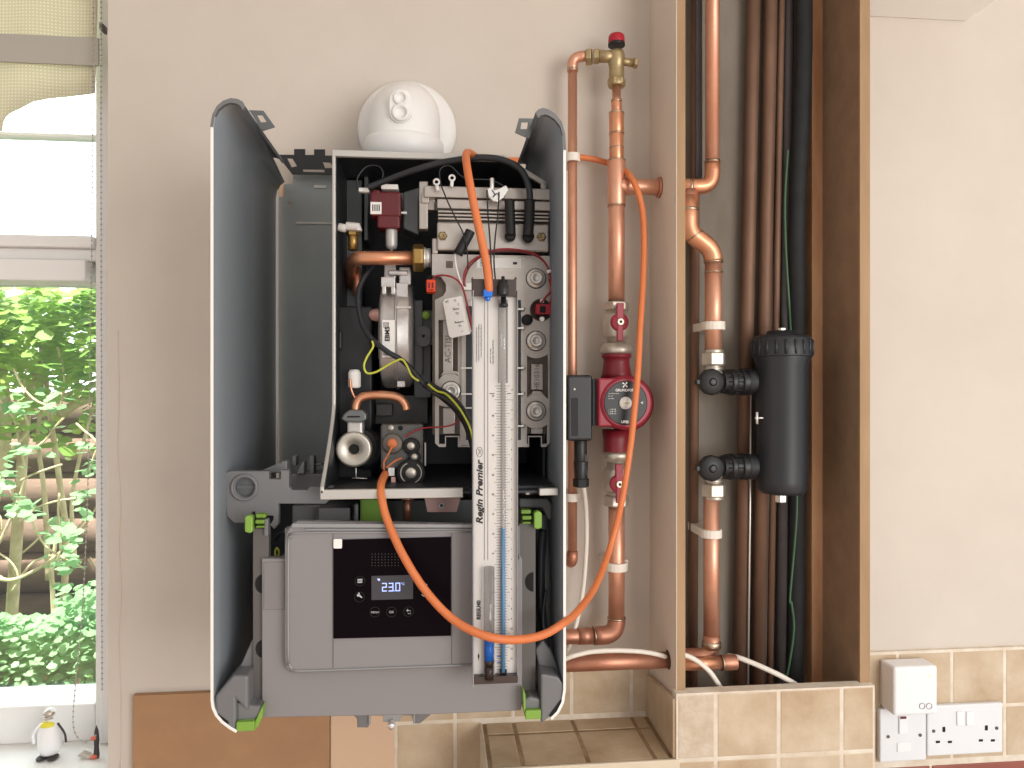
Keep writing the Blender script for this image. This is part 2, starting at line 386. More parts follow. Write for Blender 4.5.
for s in (-1, 1):
    build('flipper', MB().tube([(pc.x+s*8*k,py_-1*k,fz+36*k),(pc.x+s*13*k,py_-2*k,fz+30*k),(pc.x+s*16*k,py_-2*k,fz+24*k),(pc.x+s*(17 if s>0 else 15)*k,py_-2*k,fz+16*k)], (1.1 if s>0 else 1.5)*k, 8, 4, 0, None), M['penguin_black'] if s>0 else M['white_plastic'], pg)
    build('foot', MB().sphere((pc.x+s*5.5*k, py_-5*k, fz+2*k), 5*k, 12, (1.05,1.5,.42)), M['penguin_black'], pg)
# second little ornament behind the frame edge
q = at(96.5, 750, .05); k = S(96,.05)
g2 = thing('figurine', (q.x, .05, fz), 'small black and red ornament at the right end of the window sill', 'figurine')
build('body', MB().lathe((q.x, .05, fz), (0,0,1), [(2.6*k,0),(3*k,3*k),(2.2*k,12*k),(2.6*k,20*k),(2*k,28*k),(.3*k,34*k)], 14), M['penguin_black'], g2)
build('base', MB().sphere((q.x-1.5*k,.046,fz+2.5*k), 3*k, 12, (1.2,1,.8)), M['wrap'], g2)
build('scarf', MB().sphere((q.x-2*k,.046,fz+22*k), 2.6*k, 12, (1.1,1,.9)), M['wrap'], g2)
q = at(85, 749, .05)
tag(build('window_key', MB().prism([(q.x-.010,fz+.006),(q.x-.004,fz+.012),(q.x+.012,fz+.004),(q.x+.008,fz)], .045, .056), M['nickel'], None, .001), 'small metal window part lying on the sill beside the penguin', 'metal part')
# ================================================================== OUTSIDE
struct('ground', MB().box(-12, 6, .3, 14, -.12, -.1), M['soil'])
OY = 2.5
lg = MB()
for i in range(9):
    z0 = ZC - 1.75 + i*.2; lg.tube([(-5, OY+.25, z0), (-3, OY+.24, z0+.01), (-1.2, OY+.25, z0), (.6, OY+.25, z0)], .105, 12)
tag(build('log_retaining_wall', lg, M['log']), 'dark brown horizontal log garden wall behind the shrub', 'garden wall')
gb = MB(); gz = Z(50, 616, OY-.05)
gb.box(-5, .6, OY-.9, OY-.0, -.1, gz-.03)
struct('garden_bank', gb, M['soil'])
gr = MB(); rnd = random.Random(3)
gr.box(-5, .6, OY-.9, OY-.05, gz-.03, gz)
for i in range(3500):
    x = rnd.uniform(-3, -.6); y = rnd.uniform(OY-.9, OY-.06); h = rnd.uniform(.02,.05); w2 = .004
    gr.add([(x-w2,y,gz),(x+w2,y,gz),(x+rnd.uniform(-.02,.02),y+rnd.uniform(-.01,.01),gz+h)], [(0,1,2)])
tag(build('grass', gr, M['grass'], recalc=False), 'narrow green strip of grass below the log wall', 'grass', kind='stuff')
def leaf(mb, c, s, rnd, mi=0):
    a = rnd.uniform(0, 6.283); tilt = rnd.uniform(-.2, 1.0)
    d = Vector((math.cos(a), math.sin(a)*.6, -.35*rnd.random())).normalized(); u = Vector((rnd.uniform(-.4,.4), -math.sin(tilt), math.cos(tilt))).normalized()
    e = d.cross(u).normalized()*s*.42; f = d*s
    mb.add([c, c+f*.3+e, c+f*.75+e*.7, c+f, c+f*.75-e*.7, c+f*.3-e], [(0,1,2,3,4,5)], mi)
# main shrub: forked stems carrying a dense crown
sh = thing('garden_shrub', (-1.7, 2.0, .0), 'tall leafy shrub with pale bare stems outside the window', 'shrub')
stems = [([(62,620,1.75),(66,540,1.8),(58,470,1.8),(48,400,1.8),(45,350,1.9)],.016),
 ([(10,640,1.9),(18,520,1.9),(24,440,1.9),(30,390,1.9),(52,330,1.9)],.028),
 ([(-30,600,1.8),(0,470,1.85),(6,420,1.85),(0,330,1.9)],.03),
 ([(48,580,1.7),(45,500,1.7),(38,440,1.8),(42,390,1.8),(40,340,1.9)],.012),
 ([(-10,560,1.6),(10,520,1.6),(25,478,1.6),(22,455,1.6),(10,400,1.7)],.007),
 ([(60,415,1.9),(80,402,1.9),(110,395,1.9),(160,385,1.9)],.024),
 ([(-15,575,1.5),(10,580,1.5),(30,573,1.5),(48,562,1.5),(60,552,1.5)],.009),
 ([(55,640,1.6),(53,600,1.6),(52,570,1.6),(56,540,1.6)],.012),
 ([(65,395,1.9),(85,388,1.9),(120,384,1.9)],.010),
 ([(12,450,1.6),(28,430,1.6),(22,408,1.6),(14,400,1.6)],.008),
 ([(75,560,1.7),(72,500,1.7),(84,440,1.75),(95,400,1.8)],.010)]
for st, r in stems:
    r *= .72
    q = pp(st); kk = len(catmull(q, 6)); build('stem', MB().tube(q, r, 9, 6, 0, [r*(1.15-.5*i/kk) for i in range(kk)]), M['bark'], sh)
rnd = random.Random(5); tw = MB()
for i in range(34):
    a = Vector((rnd.uniform(-30,115), rnd.uniform(380,600), 0)); an = rnd.uniform(-2.6,-.5); L = rnd.uniform(25,70); Y = rnd.uniform(1.4,1.9); q = [(a.x,a.y)]
    for j in range(3): an += rnd.uniform(-.5,.5); q.append((q[-1][0]+L/3*math.cos(an), q[-1][1]+L/3*math.sin(an)))
    tw.tube(pp(q, Y), .004, 6, 3, 0, None)
tag(build('twigs', tw, M['bark'], sh), None, None, kind='stuff')
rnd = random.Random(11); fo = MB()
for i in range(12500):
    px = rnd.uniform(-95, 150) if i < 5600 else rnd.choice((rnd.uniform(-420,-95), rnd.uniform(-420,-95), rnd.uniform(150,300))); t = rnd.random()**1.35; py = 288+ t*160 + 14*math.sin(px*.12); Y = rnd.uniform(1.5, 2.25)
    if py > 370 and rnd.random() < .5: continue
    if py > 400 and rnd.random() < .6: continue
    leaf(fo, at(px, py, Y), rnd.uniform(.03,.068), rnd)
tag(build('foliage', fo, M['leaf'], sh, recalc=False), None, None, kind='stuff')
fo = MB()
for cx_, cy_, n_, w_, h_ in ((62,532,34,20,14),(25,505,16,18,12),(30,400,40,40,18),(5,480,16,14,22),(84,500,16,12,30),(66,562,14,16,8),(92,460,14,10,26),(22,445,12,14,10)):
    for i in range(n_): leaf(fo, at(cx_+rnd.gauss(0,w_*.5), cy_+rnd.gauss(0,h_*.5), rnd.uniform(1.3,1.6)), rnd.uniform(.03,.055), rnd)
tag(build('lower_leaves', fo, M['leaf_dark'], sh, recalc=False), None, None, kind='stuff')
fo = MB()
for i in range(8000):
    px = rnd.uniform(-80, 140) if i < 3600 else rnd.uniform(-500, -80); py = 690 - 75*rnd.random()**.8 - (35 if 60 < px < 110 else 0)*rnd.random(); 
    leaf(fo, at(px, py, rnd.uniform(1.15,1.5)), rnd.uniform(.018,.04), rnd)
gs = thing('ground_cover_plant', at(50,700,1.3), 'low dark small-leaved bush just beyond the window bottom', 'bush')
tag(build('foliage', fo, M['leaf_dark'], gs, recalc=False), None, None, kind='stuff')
build('stem', MB().tube(pp([(40,720,1.3),(45,680,1.3),(60,650,1.35)]), .008, 8, 4).tube(pp([(70,720,1.3),(78,680,1.3),(84,640,1.35)]), .008, 8, 4), M['bark'], gs)
# ================================================================== BOXING, SHAFT, TILES
LZ = Z(560, 718, 0)                     # ledge height
BT = Z(770, 690, BY-.012)               # top of the tiled base of the boxing
bx = MB().box(BX0, IX0, BY+.012, 0, LZ, 2.75)
struct('boxing_side_left', bx, M['plaster_box'])
struct('boxing_side_right', MB().box(IX1, BX1, BY+.004, 0, LZ, 2.75), M['chipboard'])
struct('boxing_edge_left', MB().box(X(677,BY), X(685.5,BY), BY, BY+.045, BT, 2.75), M['wood_edge'], .0008)
struct('boxing_corner_left', MB().box(BX0-.001, X(677,BY), BY, BY+.012, BT, 2.75), M['plaster_box'])
struct('boxing_edge_right', MB().box(IX1, BX1, BY, BY+.004, BT, 2.75), M['wood_edge'])
struct('shaft_back', MB().box(IX0, IX1, -.004, 0, LZ, 2.75), M['shaft_back'])
tag(build('timber_batten', MB().box(X(812,-.03), X(825,-.03)+.004, -.03, -.004, LZ, 2.6), M['batten'], None, .001), 'rough reddish timber batten upright in the right back corner of shaft', 'batten')
# tiled base of the boxing
def tile_grid(name, boxes, grout_boxes, m, gm='grout', bev=.0012):
    mb = MB(); 
    for b in grout_boxes: mb.box(*b, mi=1)
    o = build(name, mb, [M[m], M[gm]]); o['kind'] = 'structure'
    t = MB()
    for b in boxes: t.box(*b)
    c = build('tiles', t, [M[m]], o, bev); return o, c
fY = BY-.012; tx = [X(v, fY) for v in (676.5,716,779,842,875)]; rows_ = [BT, BT-.098, BT-.196]
g = .0028
bs = []
for i in range(4):
    for j in range(2):
        if (i, j) == (0, 0): continue
        bs.append((tx[i]+g, tx[i+1]-g, fY, fY+.008, rows_[j+1]+g, rows_[j]-g))
o, c = tile_grid('boxing_tiled_base', bs, [(tx[0], tx[4], fY+.0008, BY+.008, rows_[2]-.1, BT)], 'tile')
build('rough_tile', MB().box(tx[0]+g, tx[1]-g, fY, fY+.008, rows_[1]+g, BT-g), M['tile_white'], o, .0015)
# tile on the left cheek of the boxing, tipped slightly
b0 = at(650.5, 673, -.002); b1 = at(674, 698, fY+.006)
ck = MB(); 
x0 = BX0-.009
ck.add([(x0,-.004,LZ+.002),(x0,fY+.004,LZ-.0),(x0-.0,fY+.004,b1.z),(x0,-.004,b0.z),(BX0,-.004,LZ+.002),(BX0,fY+.004,LZ),(BX0,fY+.004,b1.z),(BX0,-.004,b0.z)],
       [(0,1,2,3),(4,7,6,5),(0,4,5,1),(1,5,6,2),(2,6,7,3),(3,7,4,0)])
co = build('cheek_tile', ck, M['tile'], None, .002); co['kind'] = 'structure'
# ledge
LX0, LY = X(482, 0), -.15
lb = []; jx = [LX0+.003] + [X(v,0) for v in (513,571,630)] + [BX0-.01]
ly = [-.004, Z(560,718,0)]
yj = [-.002, -.048, -.147]
for i in range(len(jx)-1):
    for j in range(2): lb.append((jx[i]+g, jx[i+1]-g, yj[j+1]+g, yj[j]-g, LZ-.008, LZ))
o, c = tile_grid('tiled_ledge', lb, [(LX0, BX0, LY+.002, 0, LZ-.2, LZ-.0008)], 'tile_ledge', 'grout_dark', .0015)
build('edge_trim', MB().box(LX0, BX0, LY-.003, LY+.002, LZ-.03, LZ+.001), M['trim_beige'], o, .001)
build('edge_trim', MB().box(LX0-.004, LX0, LY-.003, 0, LZ-.1, LZ+.001), M['trim_beige'], o, .001)
# tiles on the wall below the boiler
wt = []; jw = [X(v, 0) for v in (275,336,396,455,513,571,630)]+[BX0]
zr = [TILE_TOP, LZ+.006] + [LZ+.006-.099*i for i in (1,2)]
for i in range(len(jw)-1):
    for j in range(3):
        if j > 0 and jw[i] > LX0-.02: continue
        x1 = min(jw[i+1], LX0) if j > 0 else jw[i+1]
        wt.append((jw[i]+g, x1-g, -.008, 0, zr[j+1]+g, zr[j]-g))
tile_grid('wall_tiling_left', wt, [(jw[0], BX0, -.0072, .001, LZ-.25, TILE_TOP)], 'tile')
wt = []; j0 = X(949,0); jw = [BX1, j0-.0995, j0]+[j0+.0985*i for i in range(1,6)]
zr = [TILE_TOP, TILE_TOP-.0985, TILE_TOP-.189]
for i in range(len(jw)-1):
    for j in range(2): wt.append((jw[i]+g, jw[i+1]-g, -.008, 0, zr[j+1]+g, zr[j]-g))
tile_grid('wall_tiling_right', wt, [(BX1, 1.6, -.0072, .001, zr[2]-.3, TILE_TOP+.002)], 'tile')
rd = MB()
for i in range(8): rd.box(BX1+.004+i*.19, BX1+.19+i*.19, -.009, 0, zr[2]-.075, zr[2]-.008)
o = build('wall_border_tiles', rd, M['tile_red'], None, .002); o['kind'] = 'structure'
struct('bounce_slab', MB().box(BX1+.01, 3, -.62, -.01, .70, .74), M['white_plastic'], .004)  # unseen white slab, added to bounce light up under the cupboard
# brown board leaning flat on the wall
tag(build('fibreboard_panel', MB().box(X(134,-.006), X(330,-.006), -.012, -.0005, .5, Z(232,690.5,-.006)), M['mdf'], None, .0006), 'plain brown fibreboard panel on the wall below the boiler', 'board')
cr = MB().tube(pp([(118,330),(119,400),(117.5,450),(121,505),(119,540),(121.5,590),(119,640),(121,700),(120,768)], -.0003), .0006, 5, 4)
co_ = build('wall_crack', cr, M['trim_beige']); co_['kind'] = 'structure'
tag(build('plaster_panel', MB().box(X(331,-.010), X(394,-.010), -.012, -.009, .6, Z(360,690,-.01)), M['tan_board'], None, .0006), 'pale plain panel beside the brown board below the boiler', 'board')
# wall cabinet at the top right
cbz = Z(915, 19, 0); cbx = X(966, 0)
cb = thing('wall_cabinet', ((BX1+cbx)/2, -.15, cbz), 'white wall cupboard whose underside shows at the top right', 'cupboard')
build('body', MB().box(BX1+.001, cbx, -.28, -.0, cbz, 2.7), M['shell_white'], cb, .003)
build('door', MB().box(BX1+.002, cbx, -.30, -.282, cbz, 2.7), M['white_paint'], cb, .002)
# ================================================================== PIPEWORK ON THE WALL
PY = -.056; SP = S(616, PY)
def v3(px, py, Y=PY): return at(px, py, Y)
def bend(a, c, b, n=8):     # quadratic corner
    a, c, b = Vector(a), Vector(c), Vector(b); return [(1-t)**2*a+2*t*(1-t)*c+t*t*b for t in [i/n for i in range(n+1)]]
def vx(px): return X(px, PY)
mx = vx(616.5); z_ = lambda py, px=616: Z(px, py, PY)
def clip(px, py, Y, r, label, group=None, wall=-.001):
    c = at(px, py, Y); t = thing('pipe_clip', (c.x, wall, c.z), label, 'pipe clip', group)
    h = .0065; mb = MB(); a0 = [math.radians(d) for d in range(-10, 191, 20)]
    ro, ri = r+.0045, r+.0003
    outer = [(math.cos(a)*ro, -math.sin(a)*ro) for a in a0]; inner = [(math.cos(a)*ri, -math.sin(a)*ri) for a in a0][::-1]
    pl = outer+inner; n = len(pl)
    v = [(c.x+x, c.y+y, c.z-h) for x,y in pl]+[(c.x+x, c.y+y, c.z+h) for x,y in pl]; k = len(outer)
    f = []
    for i in range(k-1):
        a, b, cc, d = i, i+1, n-2-i, n-1-i
        f += [[a,b,cc,d],[d+n,cc+n,b+n,a+n],[a,a+n,b+n,b],[d,cc,cc+n,d+n]]
    f += [[0,n-1,2*n-1,n],[k-1,k-1+n,k+n,k]]
    mb.add(v, f); build('jaw', mb, M['clip_white'], t, .0006)
    build('base', MB().box(c.x-r-.003, c.x+r+.003, c.y+r*.6, wall, c.z-h, c.z+h), M['clip_white'], t, .001)
    return t
# 15 mm discharge pipe
dx = X(572.5, -.045); DY = -.045; zz = lambda py: Z(572, py, DY)
t = thing('discharge_pipe', (dx, DY, zz(560)), 'slim copper discharge pipe rising beside the boiler and elbowing right at the top', 'pipe')
build('pipe', MB().tube([(dx,DY,zz(556)),(dx,DY,zz(70))], .0075), M['copper'], t)
build('top_elbow', MB().tube([(dx,DY,zz(72))]+bend((dx,DY,zz(66)),(dx,DY,zz(57)),(dx+.014,DY-.003,zz(57)))+[(X(588,DY),DY-.008,zz(57))], .0084), M['copper'], t)
build('solder_ring', MB().cyl((dx,DY,zz(71)),(dx,DY,zz(69)), .0089), M['solder'], t)
build('bottom_elbow', MB().tube([(dx,DY,zz(551))]+bend((dx,DY,zz(557)),(dx,DY,zz(564)),(dx-.002,DY+.016,zz(564)))+[(dx-.002,-.0005,zz(564))], .0085), M['copper_old'], t)
clip(572.5, 158, DY, .0075, 'white plastic clip holding the slim discharge pipe near the orange hose')
clip(572.5, 497, DY, .0075, 'white plastic clip low on the slim discharge pipe')
# safety valve
vz = Z(618, 60, PY); t = thing('safety_valve', (mx, PY, z_(85)), 'brass safety relief valve with red cap on top of the copper riser', 'valve')
build('body', MB().lathe((mx,PY,z_(87)), (0,0,1), [(.0125,0),(.0135,.003),(.0135,.010),(.0122,.012),(.012,.024),(.0118,.026),(.0118,.034),(.013,.036),(.013,.050),(.0115,.056)]), M['brass'], t)
build('inlet_nut', MB().hexn((mx,PY,z_(86)),(mx,PY,z_(79)), .0148), M['brass'], t, .0008)
build('outlet', MB().cyl((mx,PY,z_(57)),(vx(598),PY,z_(57)), .0095).cyl((mx,PY,z_(60.5)),(vx(634),PY-.002,z_(63)), .0062), M['brass'], t)
build('union_nut', MB().hexn((vx(599),PY,z_(57)),(vx(593.5),PY+.002,z_(57)), .0125).hexn((vx(592.5),PY+.003,z_(57)),(vx(586.5),PY+.006,z_(57)), .0135), M['brass'], t, .0008)
build('test_port', MB().hexn((vx(633),PY-.002,z_(63)),(vx(637),PY-.002,z_(63.3)), .0085), M['brass'], t, .0006)
build('cap', MB().lathe((mx,PY,z_(44)), (0,0,1), [(.0125,0),(.0132,.003),(.0125,.012),(.0105,.0145),(.0001,.0150)]), M['red_plastic'], t)
build('collar', MB().cyl((mx,PY,z_(46)),(mx,PY,z_(43.5)), .0133), M['black_plastic'], t)
# riser
t = thing('copper_riser', (mx, PY, z_(305)), 'stepped copper riser with soldered joints and tee above the red pump', 'pipe')
mb = MB()
def seg(mb, a, b, r, m=0): mb.tube([(mx,PY,z_(a)),(mx,PY,z_(b))], r, 24, 0, m)
seg(mb, 305, 80, .0068); seg(mb, 305, 112, .0102); seg(mb, 305, 165, .0128)
build('pipe', mb, M['copper'], t)
mb = MB(); seg(mb, 114, 99, .0082); seg(mb, 133, 112, .0116); seg(mb, 160, 133, .0112)
build('reducer', mb, M['copper_bright'], t, .0006)
mb = MB(); seg(mb, 206, 160, .0142); mb.tube([(mx,PY,z_(186)),(BX0-.0045,PY,z_(186.3))], .0122, 20)
mb.cyl((mx,PY,z_(186)),(vx(632),PY,z_(186)), .0135)
build('tee', mb, M['copper'], t, .0008)
mb = MB()
for y,r in ((101,.0087),(113,.0119),(133.5,.0121),(148,.0116),(160.5,.0145),(205.5,.0145)): seg(mb, y+.8, y-.6, r)
build('solder_ring', mb, M['solder'], t)
build('pipe_sleeve', MB().lathe((BX0-.0035,PY,z_(186.3)), (1,0,0), [(.012,-.001),(.0165,0),(.0165,.003),(.012,.0034)]), M['copper_old'], t)
# isolation valves
def iso(zn0, zn1, zb0, zb1, zf0, zf1, lev, label, name='isolation_valve'):   # pixel rows: nut, body, flange
    t = thing(name, (mx, PY, z_((zb0+zb1)/2)), label, 'valve')
    up = 1 if zn0 < zf0 else -1
    build('nut', MB().hexn((mx,PY,z_(zn0)),(mx,PY,z_(zn1)), .0205), M['nickel'], t, .001)
    h = abs(z_(zb1)-z_(zb0)); build('body', MB().lathe((mx,PY,z_(max(zb0,zb1))), (0,0,1), [(.017,0),(.0205,h*.12),(.0215,h*.35),(.0215,h*.75),(.019,h*.9),(.0165,h)]).cyl((mx,PY,z_(zn0)),(mx,PY,z_(zf0)), .0155).cyl((mx,PY,z_((zb0+zb1)/2)),(mx,PY-.028,z_((zb0+zb1)/2)), .008), M['nickel'], t)
    hf = abs(z_(zf1)-z_(zf0)); build('flange', MB().lathe((mx,PY,z_(max(zf0,zf1))), (0,0,1), [(.020,0),(.0252,hf*.2),(.0252,hf*.5),(.021,hf*.9),(.017,hf)] if up>0 else [(.017,0),(.021,hf*.2),(.0245,hf*.5),(.0245,hf*.8),(.021,hf)]), M['nickel'], t)
    (lx, ly, l0, l1) = lev; YL = PY-.034; c = at(lx, ly, YL); s = S(lx, YL)
    lv = MB().lathe((c.x, YL+.006, c.z), (0,-1,0), [(9*s,0),(9*s,.006),(7.5*s,.008),(.1*s,.0085)])
    for y0,y1,wd in ((l0,ly,3.6),(ly,l1,3)): 
        lv.box(c.x-wd*s, c.x+wd*s, YL-.003, YL+.004, Z(lx,y0,YL), Z(lx,y1,YL))
    lo = build('lever', lv, M['red_light'], t, .0012)
    build('screw', MB().cyl((c.x,YL-.001,c.z),(c.x,YL-.0058,c.z), 3.4*s), M['nickel'], lo, .0006)
    build('screw_slot', MB().cyl((c.x,YL-.0052,c.z),(c.x,YL-.0062,c.z), 1.5*s, 6), M['hole_black'], lo)
iso(302, 311, 313, 339, 343, 355, (620,322,303,341), 'nickel isolation valve with red lever above the red pump')
iso(506, 495, 492, 467, 462, 451, (619,484,464,503), 'nickel isolation valve with red lever below the red pump')
# circulation pump
t = thing('circulation_pump', (mx, PY, z_(403)), 'dark red circulation pump with black faceplate between two valves', 'pump')
FY = PY-.062
c = at(626, 403, FY); s = S(626, FY)
vol = MB().lathe((mx,PY,z_(380)), (0,0,1), [(.026,0),(.0225,.012),(.0205,.026),(.0205,.034),(.0235,.036),(.0235,.041),(.0215,.0415)])
vol.lathe((mx,PY,z_(455)), (0,0,1), [(.0205,0),(.0215,.003),(.021,.022),(.023,.040)])
vol.lathe((mx+.012,PY+.02,z_(403)), (0,-1,0), [(.036,0),(.043,.006),(.044,.036),(.040,.042)])
build('volute', vol, M['red_body'], t)
mh = MB().lathe((c.x+1*s,PY-.018,c.z), (0,-1,0), [(25.5*s,0),(27*s,.004),(27*s,.036),(26*s,.042),(23.4*s,.0445)], 40)
mh.box(X(599,FY), c.x, PY-.018, FY+.004, Z(600,378,FY), Z(600,427,FY))
build('motor_housing', mh, M['red_light'], t, .003)
fp = build('faceplate', MB().lathe((c.x-.5*s,FY+.004,c.z), (0,-1,0), [(21.8*s,0),(21.8*s,.0045),(21*s,.0052)], 48), M['black_plastic'], t)
FT = FY-.0016
build('dial', MB().lathe((c.x-1*s,FT,c.z), (0,-1,0), [(6.2*s,0),(6.2*s,.002),(5.4*s,.0034),(.0001,.0034)], 24), M['board_white'], fp)
build('dial_slot', MB().box(c.x-4.6*s,c.x+2.6*s,FT-.0042,FT-.003,c.z-.5*s,c.z+.5*s), M['brass'], fp)
lt = text_mb('GRUNDFOS', 624.5, 390.3, FT, 2.4, bold=.02, mb=MB())
for yy, tx_ in ((393.6,'Type UPS 15-60 130'),(396.2,'PC: 1216'),(398.6,'230V 50Hz')): text_mb(tx_, 608.3, yy, FT, .9, align='LEFT', mb=lt)
for i in range(3): text_mb('%d  0.%d0  %d0' % (i+1, i+3, i+4), 608.5, 409.5+i*2.1, FT, 1.2, align='LEFT', mb=lt)
text_mb('UPS2', 625, 422, FT, 2.4, bold=.03, mb=lt)
text_mb('<', 642, 403, FT, 3, bold=.03, mb=lt)
# crossed four-blade emblem
for a in (45, 135, 225, 315):
    a = math.radians(a); e = at(625, 384.8, FT); d = Vector((math.cos(a),0,math.sin(a))); n = Vector((-d.z,0,d.x))
    q = [e+d*.3*s+n*.2*s, e+d*3.2*s+n*1.1*s, e+d*3.2*s-n*.5*s, e+d*.3*s-n*.4*s]; lt.prism([(v.x,v.z) for v in q], FT-.0004, FT)
build('lettering', lt, M['paper'], fp)
# terminal box, plug
TY = PY-.05
tb = build('terminal_box', MB().pbox(567,375,592.5,441,TY,.045), M['black_plastic'], t, .004, 3)
build('terminal_base', MB().pbox(592,379,600,426,TY+.006,.05), M['charcoal'], t, .002)
build('recess', MB().pbox(571.5,398,578,436,TY-.0006,.001), M['black_matte'], tb)
build('lamp', MB().sphere(at(574.5,389.2,TY), .0016, 8), M['paper'], tb)
build('plug', MB().tube([at(580.5,440,TY+.022),at(580.5,462,TY+.022)], .010, 12).tube([at(580.8,461,TY+.022),at(581,484,TY+.022)], .0115, 12, radii=[.0115,.0098]).box(X(586,TY),X(589,TY),TY+.014,TY+.024,Z(588,455,TY),Z(588,477,TY)).box(X(585,TY),X(590,TY),TY+.014,TY+.024,Z(588,472,TY),Z(588,474,TY)), M['black_plastic'], t, .001)
build('gland', MB().hexn(at(581,478,TY+.022),at(581,487,TY+.022), .0128), M['black_matte'], t, .001)
tag(build('pump_cable', MB().tube(pp([(583.5,486,TY+.022),(586,510,-.06),(586.5,545,-.05),(583,590,-.045),(576,625,-.05),(568,650,-.06),(560,672,-.07)]), .0036, 10, 8), M['white_cable']), 'white cable hanging from the black plug of the pump', 'cable')
# lower return pipe
t = thing('copper_downpipe', (mx, PY, z_(560)), 'copper pipe below the pump turning left behind the boiler', 'pipe')
zb = z_(635)
build('pipe', MB().tube([(mx,PY,z_(503)),(mx,PY,z_(622))], .0128, 24), M['copper'], t)
build('elbow', MB().tube([(mx,PY,z_(618))]+bend((mx,PY,zb+.024),(mx,PY,zb),(mx-.024,PY,zb),10)+[(vx(594),PY,zb)], .0142, 24), M['copper_old'], t)
build('branch_pipe', MB().tube([(vx(595),PY,zb),(vx(545),PY,zb)], .0118, 20).tube([(vx(592),PY,zb),(vx(578),PY,zb)], .0128, 20), M['copper_old'], t)
build('solder_ring', MB().cyl((mx,PY,z_(619)),(mx,PY,z_(617)), .0146).cyl((vx(595),PY,zb),(vx(593.5),PY,zb), .0146), M['solder'], t)
clip(616.5, 566, PY, .0128, 'wide white clip round the copper pipe below the pump')
build('clip_tail', MB().box(mx+.012, mx+.022, PY+.012, -.001, z_(569), z_(562)), M['clip_white'], bpy.data.objects['pipe_clip.002'], .001)
HY = -.097; hz = Z(610, 662, HY)
t = thing('copper_flow_pipe', (X(610,HY), HY, hz), 'thick horizontal copper pipe running from the boiler into the boxing', 'pipe')
build('pipe', MB().tube([(X(540,HY),HY,hz),(BX0+.012,HY,hz)], .0122, 24), M['copper_old'], t)
build('hole_shadow', MB().lathe((BX0-.0004,HY,hz), (1,0,0), [(.0138,-.0002),(.0142,0),(.0142,.0004)]), M['black_matte'], t)  # flat black disc stands in for the shadow in the pipe's hole
tag(build('white_cable', MB().tube(pp([(556,664,-.10),(570,657,-.112),(590,652,-.112),(612,650.5,-.112),(640,651.5,-.112),(660,655,-.11),(668,658,-.10)])+[Vector((BX0+.01, -.10, Z(668,659,-.1)))], .0036, 10, 8), M['white_cable']), 'white cable lying along the top of the horizontal copper pipe', 'cable')
# ================================================================== SHAFT CONTENTS
SY = -.07
def sx(px): return X(px, SY)
def szz(py, px=712): return Z(px, py, SY)
u1 = sx(712.5)
t = thing('copper_pipe', (u1, SY, szz(60)), 'bright copper pipe at top left of the shaft ending in an elbow', 'pipe')
build('pipe', MB().tube([(u1,SY,2.74),(u1,SY,szz(165))], .011, 20), M['copper'], t)
build('elbow', MB().tube([(u1,SY,szz(162))]+bend((u1,SY,szz(172)),(u1,SY,szz(187)),(u1-.022,SY,szz(187)))+[(IX0+.001,SY,szz(187.5))], .0122, 20), M['copper_bright'], t)
build('solder_ring', MB().cyl((u1,SY,szz(163)),(u1,SY,szz(161)), .0126).cyl((sx(691),SY,szz(187.5)),(sx(688),SY,szz(187.5)), .0128), M['solder'], t)
u0, u2 = sx(689), sx(713.5)
t = thing('copper_pipe', (u2, SY, szz(300)), 'copper pipe with an offset bend feeding the upper filter valve', 'pipe')
o0 = [(u0,SY,szz(197)),(u0,SY,szz(219))]+bend((u0,SY,szz(224)),(u0,SY,szz(231)),(u0+.008,SY,szz(236)),5)+bend((u2-.010,SY,szz(246)),(u2,SY,szz(252)),(u2,SY,szz(262)),5)
build('offset_bend', MB().tube(o0, .0148, 22), M['copper_bright'], t)
build('upper_stub', MB().tube([(u0,SY,szz(191)),(u0,SY,szz(206))], .0138, 20), M['copper_old'], t)
build('pipe', MB().tube([(u2,SY,szz(258)),(u2,SY,szz(353))], .0135, 22), M['copper'], t)
mb = MB().cyl((u0,SY,szz(212)),(u0,SY,szz(209)), .0152).cyl((u2,SY,szz(263)),(u2,SY,szz(261)), .0152).cyl((u2,SY,szz(273)),(u2,SY,szz(271.5)), .0145)
mb.tube([(u0+.008,SY,szz(235.5)),(u0+.0095,SY,szz(236.8))], .0153, 20)
build('solder_ring', mb, M['solder'], t)
clip(713.5, 326, SY, .0135, 'white clip on the copper pipe above the upper filter valve', None, -.005)
clip(711, 533, SY, .0125, 'white clip on the copper pipe below the lower filter valve', None, -.005)
